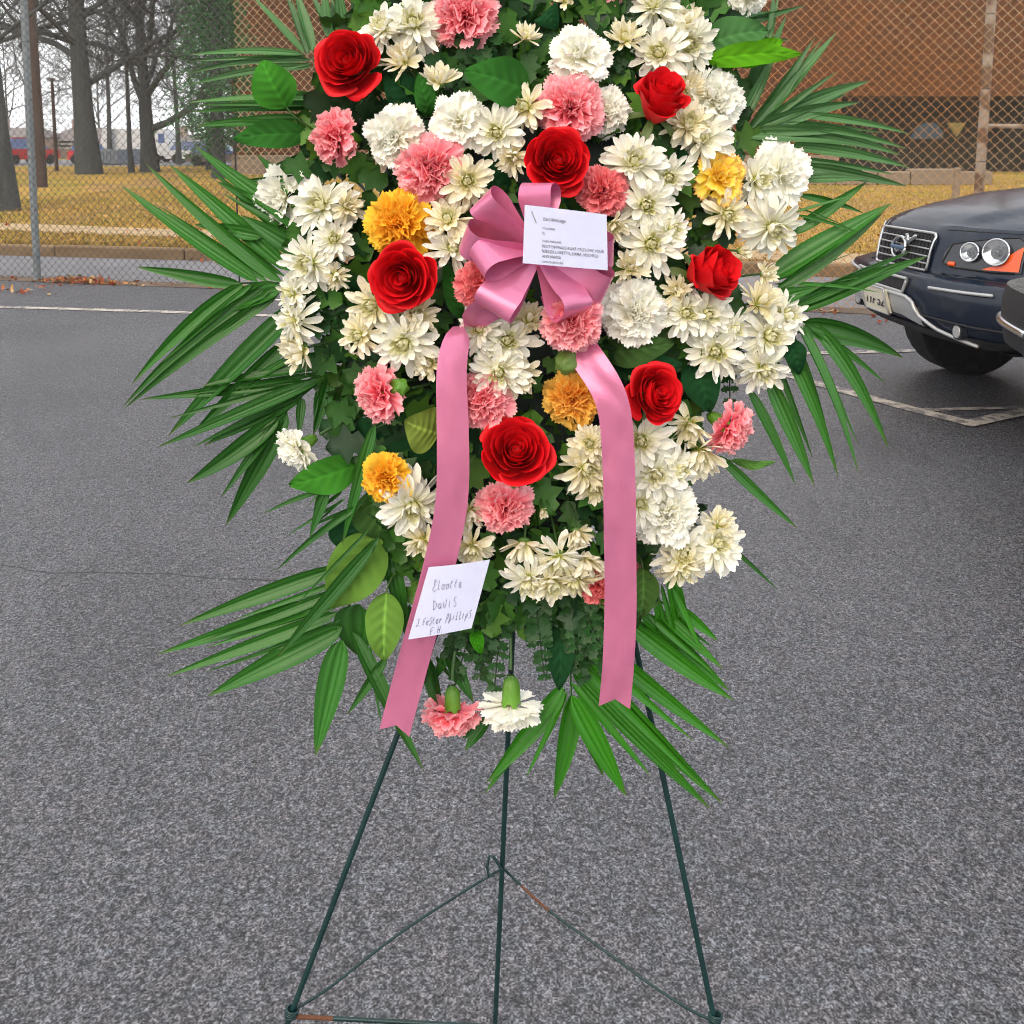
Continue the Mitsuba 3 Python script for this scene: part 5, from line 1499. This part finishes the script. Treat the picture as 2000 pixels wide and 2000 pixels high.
frond('palm frond at the right edge with long thin drooping leaflets', [(1300, 720), (1450, 680), (1590, 640)], [
    ((1405, 890), (1558, 1032), 22, -0.02), ((1410, 1050), (1520, 1152), 12, 0.02), ((1460, 760), (1554, 948), 28, 0.0), ((1500, 738), (1590, 948), 34, 0.02), ((1528, 668), (1637, 932), 28, 0.12), ((1556, 634), (1678, 930), 28, 0.12), ((1590, 634), (1737, 880), 32, 0.16), ((1563, 632), (1764, 699), 56, 0.14)], 0.0, PM, 110)
frond('palm frond reaching right towards the dark car', [(1300, 640), (1440, 600), (1560, 560)], [
    ((1550, 607), (1812, 500), 38, 0.03), ((1545, 592), (1782, 489), 28, 0.03), ((1512, 555), (1722, 572), 9, 0.06), ((1505, 545), (1742, 397), 56, 0.0), ((1515, 565), (1728, 412), 34, -0.02), ((1470, 600), (1600, 560), 40), ((1545, 455), (1694, 354), 30, 0.0), ((1560, 380), (1688, 417), 16, 0.06), ((1555, 420), (1690, 460), 8, 0.05)], -0.004, PM, 111)
frond('grey green palm frond at the upper right against the rusty fence', [(1250, 420), (1400, 310), (1500, 245)], [
    ((1449, 275), (1592, 72), 28, 0.0), ((1476, 246), (1635, 62), 32, -0.02), ((1460, 262), (1577, 118), 32), ((1486, 244), (1700, 158), 34, 0.06), ((1470, 255), (1680, 200), 36, 0.09), ((1449, 262), (1762, 304), 36, 0.10), ((1507, 246), (1772, 291), 24, 0.08), ((1560, 224), (1778, 262), 18, 0.05), ((1540, 284), (1778, 328), 26, 0.05), ((1560, 325), (1772, 364), 28, 0.03), ((1570, 352), (1700, 350), 22), ((1440, 250), (1520, 90), 26)], -0.01, PB, 112)
frond('palm frond at the top right corner behind the bright pointed leaves', [(1150, 250), (1330, 130), (1480, 20)], [
    ((1365, 76), (1575, 10), 24, 0.03), ((1370, 48), (1545, 26), 22), ((1375, 84), (1545, 78), 22), ((1372, 122), (1540, 114), 26, 0.02), ((1440, 262), (1522, -14), 36, 0.0), ((1400, 40), (1450, -30), 44), ((1460, 200), (1536, 30), 26), ((1350, 20), (1390, -30), 40), ((1500, 60), (1512, -20), 14)], -0.02, PB, 113)

# ------------------------------------------------------------------ pink bow and tails
bow = thing('ribbon_bow', 'shiny pink satin bow with loops and two long tails behind the typed card', 'ribbon bow')
BC = S(1050, 492, 0.135)
RW = 62 * PX


def ribbon(path, wdir, half, bsdf='mat_satin', notch=0.0, part='loop', flare=None):
    P = np.asarray(path, float)
    n = len(P)
    W = np.asarray(wdir, float)
    if W.ndim == 1:
        W = np.tile(W, (n, 1))
    d = np.gradient(P, axis=0); d /= np.linalg.norm(d, axis=1, keepdims=True)
    W = W - d * (W * d).sum(1, keepdims=True); W /= np.linalg.norm(W, axis=1, keepdims=True)
    h = np.full(n, half) if flare is None else half * np.asarray(flare)
    u = np.linspace(-1, 1, 9)
    V = P[:, None] + W[:, None] * (u[None] * h[:, None])[..., None]
    if notch:
        N = np.cross(d, W)
        fb = meshkit.fbm(np.stack([np.linspace(0, 11, n)[:, None] + 0 * u, np.linspace(0, 2, n)[:, None] + 1.2 * u, np.zeros((n, 9)) + P[0, 0] * 50], -1), 3, 5) - 0.5
        V += N[:, None] * (0.0012 * np.sin(np.linspace(0, 9, n))[:, None] * u + 0.008 * fb)[..., None]
        V[-1] -= d[-1] * (notch * (1 - np.abs(u)))[:, None]
        V[-2] -= d[-2] * (0.5 * notch * (1 - np.abs(u)))[:, None]
    return add(bow, part, grid(V), bsdf, True)


def loop(e, wd, L, fat, half, tw=0.0, seed=0):
    """A loop from the knot out along e, its ribbon's width along wd (both right, up, towards the eye), L px long, fat px thick; tw twists it."""
    e = unit(e[0] * RIGHT + e[1] * UP + e[2] * BACK)
    wd = wd[0] * RIGHT + wd[1] * UP + wd[2] * BACK
    wd = unit(wd - e * np.dot(wd, e))
    th = np.cross(e, wd)
    t = np.linspace(-1, 1, 61)
    out = np.cos(t * np.pi / 2) ** 0.62
    across = np.sin(t * np.pi) * 0.5 * fat * (0.75 + 0.25 * np.abs(np.cos(t * np.pi / 2)))
    across = across + fat * 0.10 * (meshkit.fbm(np.stack([t * 2.2, 0 * t + seed, 0 * t], -1), 3, seed) - 0.5)
    P = BC + np.outer(out * L * PX, e) + np.outer(across * PX, th)
    a = np.radians(tw) * t + np.radians(7) * np.sin(t * 5 + seed)
    W = np.cos(a)[:, None] * wd + np.sin(a)[:, None] * th
    ribbon(P, W, half, flare=0.30 + 0.70 * np.clip(out * 1.35, 0, 1))


loop((-0.70, 0.66, 0.12), (0.9, 0.45, 0.40), 136, 50, RW * 0.45, 12, 1)
loop((-0.97, 0.20, 0.25), (0.62, 0.66, 0.62), 134, 54, RW * 0.44, -14, 2)
loop((-0.86, -0.14, 0.55), (0.42, -0.75, 0.62), 122, 48, RW * 0.46, 18, 3)
loop((-0.58, -0.74, 0.38), (0.80, -0.55, 0.30), 138, 46, RW * 0.58, -10, 4)
loop((0.02, 0.98, 0.05), (0.9, 0.2, 0.40), 120, 46, RW * 0.50, 16, 5)
loop((0.50, -0.80, 0.40), (-0.75, -0.4, 0.6), 132, 46, RW * 0.54, 20, 6)
loop((0.85, -0.44, 0.15), (0.45, 0.75, 0.5), 138, 44, RW * 0.46, -16, 7)
loop((0.98, 0.02, 0.05), (0.1, 0.85, 0.5), 132, 44, RW * 0.46, 10, 8)
kn = trimesh.creation.icosphere(3, 0.016)
add(bow, 'knot', (kn.vertices * [1, 0.8, 1.1] + BC, kn.faces), 'mat_satin', True)


def tail(pts, ws, label):
    P = smooth_path([S(x, y, w) for x, y, w in pts], 70)
    W = np.array([unit(a * RIGHT + b * UP + c * BACK) for a, b, c in ws])
    s = np.linspace(0, len(W) - 1, 70)
    W = np.stack([np.interp(s, np.arange(len(W)), W[:, k]) for k in range(3)], 1)
    k = ribbon(P, W, 30.5 * PX * 0.93, notch=0.010, part='tail')
    labels[k] = {'label': label}


tail([(1010, 560, 0.125), (960, 598, 0.135), (905, 640, 0.135), (883, 710, 0.135), (883, 800, 0.132), (885, 900, 0.128), (882, 980, 0.122), (866, 1070, 0.115), (838, 1180, 0.105), (808, 1290, 0.09), (770, 1432, 0.075)],
     [(0.35, 0.85, 0.2), (0.6, 0.75, 0.25), (0.9, 0.3, 0.2), (1, 0, 0.05), (1, 0, 0), (1, -0.02, -0.05), (1, -0.1, -0.05), (1, -0.25, 0), (1, -0.3, 0.05)], 'tail on the left, bent, under the handwritten card')
tail([(1085, 570, 0.10), (1112, 640, 0.105), (1148, 700, 0.128), (1190, 770, 0.14), (1206, 860, 0.135), (1210, 960, 0.13), (1211, 1060, 0.122), (1212, 1180, 0.11), (1208, 1290, 0.1), (1200, 1382, 0.09)],
     [(1, 0.5, 0.1), (1, 0.5, 0.1), (1, 0.35, 0.05), (1, 0.12, 0), (1, 0.02, 0), (1, 0, 0), (1, 0, 0.0), (1, 0, -0.05), (1, -0.06, 0.0)], 'straight tail on the right')


# ------------------------------------------------------------------ cards
def card(name, label, corners, w, thick=0.0006, bend=0.004):
    TL, TR, BR, BL = [S(*c, w) for c in corners]
    x, y = unit(TR - TL), unit((TL - BL) + (TR - BR))
    z = unit(np.cross(x, y))
    n = 13
    a = np.linspace(0, 1, n)
    Pt = lambda u, v: (TL * (1 - u) + TR * u) * (1 - v) + (BL * (1 - u) + BR * u) * v + z * (bend * math.sin(math.pi * u) * (1 - 0.4 * v))
    G = np.array([[Pt(u, v) for u in a] for v in np.linspace(0, 1, 7)])
    f, b_ = grid(G), grid(G - z * thick)
    k = thing(name, label, 'card')
    rim = np.concatenate([np.arange(n), np.arange(1, 7) * n + n - 1, 6 * n + np.arange(n - 2, -1, -1), np.arange(5, 0, -1) * n])
    j = np.roll(rim, -1)
    N = n * 7
    sf = np.vstack([np.stack([rim, j, j + N], 1), np.stack([rim, j + N, rim + N], 1)])
    v = np.vstack([f[0], b_[0]])
    add(k, 'paper', (v, np.vstack([f[1], b_[1][:, ::-1] + N, sf])), 'mat_paper')
    return k, Pt, z, np.linalg.norm(TR - TL), np.linalg.norm(TL - BL)


def write(k, part, text, u, v, h, wide, Pt, z, W, Hc, mat, bold=False, lift=0.0003):
    m = meshkit.text_mesh(text, h, 0.0002, bold)
    q = m.vertices.copy()
    q[:, 0] = (q[:, 0] - q[:, 0].min()) * wide / np.ptp(q[:, 0])
    out = np.array([Pt(u + a / W, v - b / Hc) for a, b in q[:, :2]]) + z * (lift + q[:, 2:3])
    add(k, part, (out, m.faces), mat, label=None)


ck, Pt, z, W, Hc = card('message_card', 'white typed message card stapled to the middle of the pink bow', [(1025, 400), (1185, 419), (1187, 528), (1021, 514)], 0.178)
mm = PX * (D - 0.178) / D
for text, px, py, wide, hp, mat, bold in [('Card Message', 36, 27, 44, 6.6, 'mat_print_bold', False), ('OCCASION', 36, 44, 24, 3.6, 'mat_print', False), ('D', 36, 55, 4.2, 5.4, 'mat_print', False), ('CARD MESSAGE', 36, 69.5, 36, 3.8, 'mat_print_bold', False),
                                          ('REST IN PEACE AUNT FILE LOVE YOUR', 36, 80.5, 118, 5.8, 'mat_print', False), ('NIECES LORETTA, DANA, MICHELE', 36, 90.5, 107, 5.8, 'mat_print', False), ('AND MARIA', 36, 100.5, 36, 5.8, 'mat_print', False), ('CARD SIGNATURE', 36, 110.5, 40, 3.8, 'mat_print_bold', False)]:
    write(ck, 'lettering', text, px / 161, py / 115, hp * mm, wide * mm, Pt, z, W, Hc, mat, bold)
s0, s1 = Pt(0.085, 0.10) + z * 0.001, Pt(0.145, 0.29) + z * 0.001
add(ck, 'staple', tube([s0 - z * 0.001, s0, s1, s1 - z * 0.001], 0.0005, 6), 'mat_staple', smooth=True)

hk, Pt, z, W, Hc = card('handwritten_card', 'tilted lavender white card with handwriting on the lower part of the tail on the left', [(837, 1108), (957, 1093), (921, 1227), (797, 1249)], 0.122, bend=0.003)
GLYPH = {
    'E': [[(0.15, 1.3), (0.25, 1.1)], [(0.8, 0.95), (0.3, 1.0), (0.2, 0.75), (0.55, 0.6), (0.15, 0.45), (0.0, 0.15), (0.2, -0.1), (0.8, 0.1)]],
    'l': [[(0.35, 1.15), (0.25, 0.5), (0.3, 0.0), (0.6, 0.15)]],
    'o': [[(0.6, 0.5), (0.3, 0.6), (0.1, 0.3), (0.3, 0.0), (0.65, 0.15), (0.6, 0.5), (0.9, 0.4)]],
    'T': [[(0.0, 0.95), (1.0, 1.1)], [(0.5, 1.0), (0.4, 0.0)]],
    'e': [[(0.1, 0.3), (0.55, 0.45), (0.4, 0.65), (0.1, 0.35), (0.3, 0.0), (0.75, 0.15)]],
    't': [[(0.35, 1.0), (0.25, 0.1), (0.5, 0.05)], [(0.05, 0.65), (0.6, 0.72)]],
    'D': [[(0.2, 1.0), (0.1, 0.0)], [(0.0, 0.95), (0.6, 0.85), (0.75, 0.45), (0.5, 0.1), (0.0, 0.0)]],
    'a': [[(0.65, 0.5), (0.3, 0.6), (0.1, 0.25), (0.3, 0.0), (0.6, 0.4), (0.65, 0.55), (0.65, 0.1), (0.85, 0.1)]],
    'V': [[(0.0, 0.8), (0.35, 0.0), (0.75, 1.05)]],
    'S': [[(0.75, 1.1), (0.35, 1.05), (0.2, 0.75), (0.6, 0.5), (0.6, 0.15), (0.1, 0.1)]],
    'v': [[(0.0, 0.7), (0.35, 0.0), (0.75, 1.0)]],
    'i': [[(0.3, 0.75), (0.25, 0.0)]],
    's': [[(0.75, 0.95), (0.35, 0.95), (0.2, 0.7), (0.6, 0.45), (0.6, 0.1), (0.1, 0.0)]],
    'J': [[(0.2, 1.0), (0.8, 1.0)], [(0.5, 1.0), (0.5, 0.2), (0.25, 0.0), (0.0, 0.2)]],
    '.': [[(0.2, 0.0), (0.25, 0.05)]],
    'F': [[(0.9, 1.0), (0.35, 1.0), (0.2, 0.0)], [(0.1, 0.5), (0.7, 0.55)]],
    'r': [[(0.15, 0.0), (0.25, 0.55), (0.3, 0.4), (0.65, 0.6)]],
    'P': [[(0.3, 1.1), (0.1, -0.15)], [(0.3, 1.1), (0.75, 1.05), (0.7, 0.6), (0.2, 0.5)]],
    'h': [[(0.3, 1.1), (0.1, 0.0), (0.35, 0.5), (0.55, 0.45), (0.5, 0.0)]],
    'p': [[(0.2, 0.6), (0.0, -0.4)], [(0.15, 0.5), (0.5, 0.6), (0.55, 0.2), (0.1, 0.1)]],
    'H': [[(0.15, 1.0), (0.1, 0.0)], [(0.8, 1.0), (0.7, 0.0)], [(0.1, 0.5), (0.8, 0.55)]],
    ' ': [],
}


CORN = np.array([[837, 1108], [957, 1093], [797, 1249]], float)


def on_card(px, py):
    """card (u, v) of a place measured on the photograph"""
    return np.linalg.solve(np.stack([CORN[1] - CORN[0], CORN[2] - CORN[0]], 1), np.array([px, py]) - CORN[0])


def scrawl(text, x0, y0, wide, high, rise, lean=0.15):
    ms = []
    adv = wide / len(text)
    for n_, ch in enumerate(text):
        for st_ in GLYPH[ch]:
            q = np.array(st_, float)
            q = smooth_path(q, 4 * len(q)) if len(q) > 2 else q
            P = []
            for a, b in q:
                X = x0 + (n_ + a * 0.92) * adv + b * high * lean
                P.append(Pt(*on_card(X, y0 - rise * (X - x0) / wide - b * high)) + z * 0.0004)
            ms.append(tube(np.array(P), 0.00030, 5))
    add(hk, 'handwriting', join(*ms), 'mat_pen', smooth=True)


scrawl('Elootte', 845, 1153, 58, 17, 6)
scrawl('DaViS', 845, 1191, 48, 17, 6, 0.05)
scrawl('J.Foster Phillips', 812, 1224, 106, 14, 14, 0.2)
scrawl('F.H.', 838, 1241, 28, 13, 5)

# ------------------------------------------------------------------ wire easel
easel = thing('wire_easel', 'dark green three legged wire easel that carries the flower spray', 'easel')


def to_ground(a, b):
    return a + (b - a) * (a[2] / (a[2] - b[2]))


apex = S(1085, 560, -0.075)
lt, lb = S(765, 1465, -0.05), S(568, 1982, -0.05)
rt, rb = S(1245, 1280, -0.05), S(1395, 1992, -0.05)
lf, rf = to_ground(lt, lb), to_ground(rt, rb)
LR = 0.0039
add(easel, 'leg', tube([lt + (lt - lb) * 1.15, lt, lb, lf], LR, 10), 'mat_easel', smooth=50)
add(easel, 'leg', tube([rt + (rt - rb) * 0.55, rt, rb, rf], LR, 10), 'mat_easel', smooth=50)
m1, m2 = CAM + ray(994, 1400) * 1.36, CAM + ray(967, 2000) * 1.52
mt = m1 + (m1 - m2) * 1.1
add(easel, 'leg', tube([mt, m1, m2, to_ground(m1, m2)], LR, 10), 'mat_easel', smooth=50)
tl, tr = lt + (lt - lb) * 1.1, rt + (rt - rb) * 0.5
add(easel, 'bracket', tube(smooth_path([tl, (tl + tr) / 2 + UP * 0.02, tr], 12), LR, 8), 'mat_easel', smooth=True)
add(easel, 'bracket', tube(smooth_path([(tl + tr) / 2 + UP * 0.02, mt], 6), LR, 8), 'mat_easel', smooth=True)
add(easel, 'bracket', tube([lt + (lt - lb) * 0.7 , rt + (rt - rb) * 0.1 + BACK * 0.004], LR * 0.8, 8), 'mat_easel', smooth=True)
cb0, cb1 = lb + (lb - lt) * 0.006, rb + (rb - rt) * 0.05
mid = cb0 + (cb1 - cb0) * 0.10
add(easel, 'crossbar', tube([cb0, mid], LR * 0.7, 8), 'mat_rust', smooth=True, label='rusty end of the crossbar')
add(easel, 'crossbar', tube([mid, cb1], LR * 0.7, 8), 'mat_easel', smooth=True)
zc = lambda px, py, t: CAM + ray(px, py) * (1.315 * (1 - t) + 1.50 * t)
def py_of(p):
    q = p - CAM
    return CY - F * np.dot(q, UP) / np.dot(q, FWD)


ring = min((m1 + (m2 - m1) * t for t in np.linspace(0, 1, 400)), key=lambda p: abs(py_of(p) - 1693))
strl = [ring + BACK * 0.006, zc(940, 1720, 0.90), zc(862, 1769, 0.66), zc(748, 1847, 0.4), zc(650, 1924, 0.17), lb + UP * 0.006]
strr = [ring + BACK * 0.006, zc(1010, 1722, 0.88), zc(1062, 1770, 0.75), zc(1160, 1842, 0.5), zc(1290, 1936, 0.2), rb - UP * 0.002]
add(easel, 'cord', tube(smooth_path(strl, 40), 0.0019, 6), 'mat_easel', smooth=True)
R = smooth_path(strr, 40)
add(easel, 'cord', tube(R[:9], 0.0019, 6), 'mat_easel', smooth=True)
add(easel, 'cord', tube(R[8:14], 0.0020, 6), 'mat_rust', smooth=True, label='rusty stretch of the brace wire')
add(easel, 'cord', tube(R[13:], 0.0019, 6), 'mat_easel', smooth=True)
a = ring + BACK * 0.007
add(easel, 'hook', tube([a, a - RIGHT * 0.012 + UP * 0.019, a - RIGHT * 0.019 + UP * 0.021, a - RIGHT * 0.022 + UP * 0.004, a - RIGHT * 0.019 - UP * 0.010, a - RIGHT * 0.012 - UP * 0.008], 0.0021, 8), 'mat_easel', smooth=True)
hel = []
for k in range(90):
    t = k / 89
    ang = t * 2 * np.pi * 6
    c0 = lb + (lt - lb) * (0.02 * t)
    hel.append(c0 + 0.0075 * (math.cos(ang) * RIGHT + math.sin(ang) * BACK) + UP * 0.003 * math.sin(ang * 0.5))
add(easel, 'tie', tube(np.array(hel), 0.0017, 5), 'mat_easel', smooth=True)
add(easel, 'tie', tube(np.array(hel) + (rb - lb), 0.0017, 5), 'mat_easel', smooth=True)

# ------------------------------------------------------------------ damp air
scene['air'] = {'type': 'homogeneous', 'albedo': 0.95, 'sigma_t': 0.0009}
scene['haze'] = {'type': 'cube', 'to_world': T().translate([0, 90, 11]).scale([205, 165, 12.5]), 'bsdf': {'type': 'null'}, 'interior': {'type': 'ref', 'id': 'air'}}
labels['haze'] = {'label': 'thin grey damp air over the lawn and the far trees', 'category': 'haze', 'kind': 'stuff'}
scene['camera']['medium'] = {'type': 'ref', 'id': 'air'}
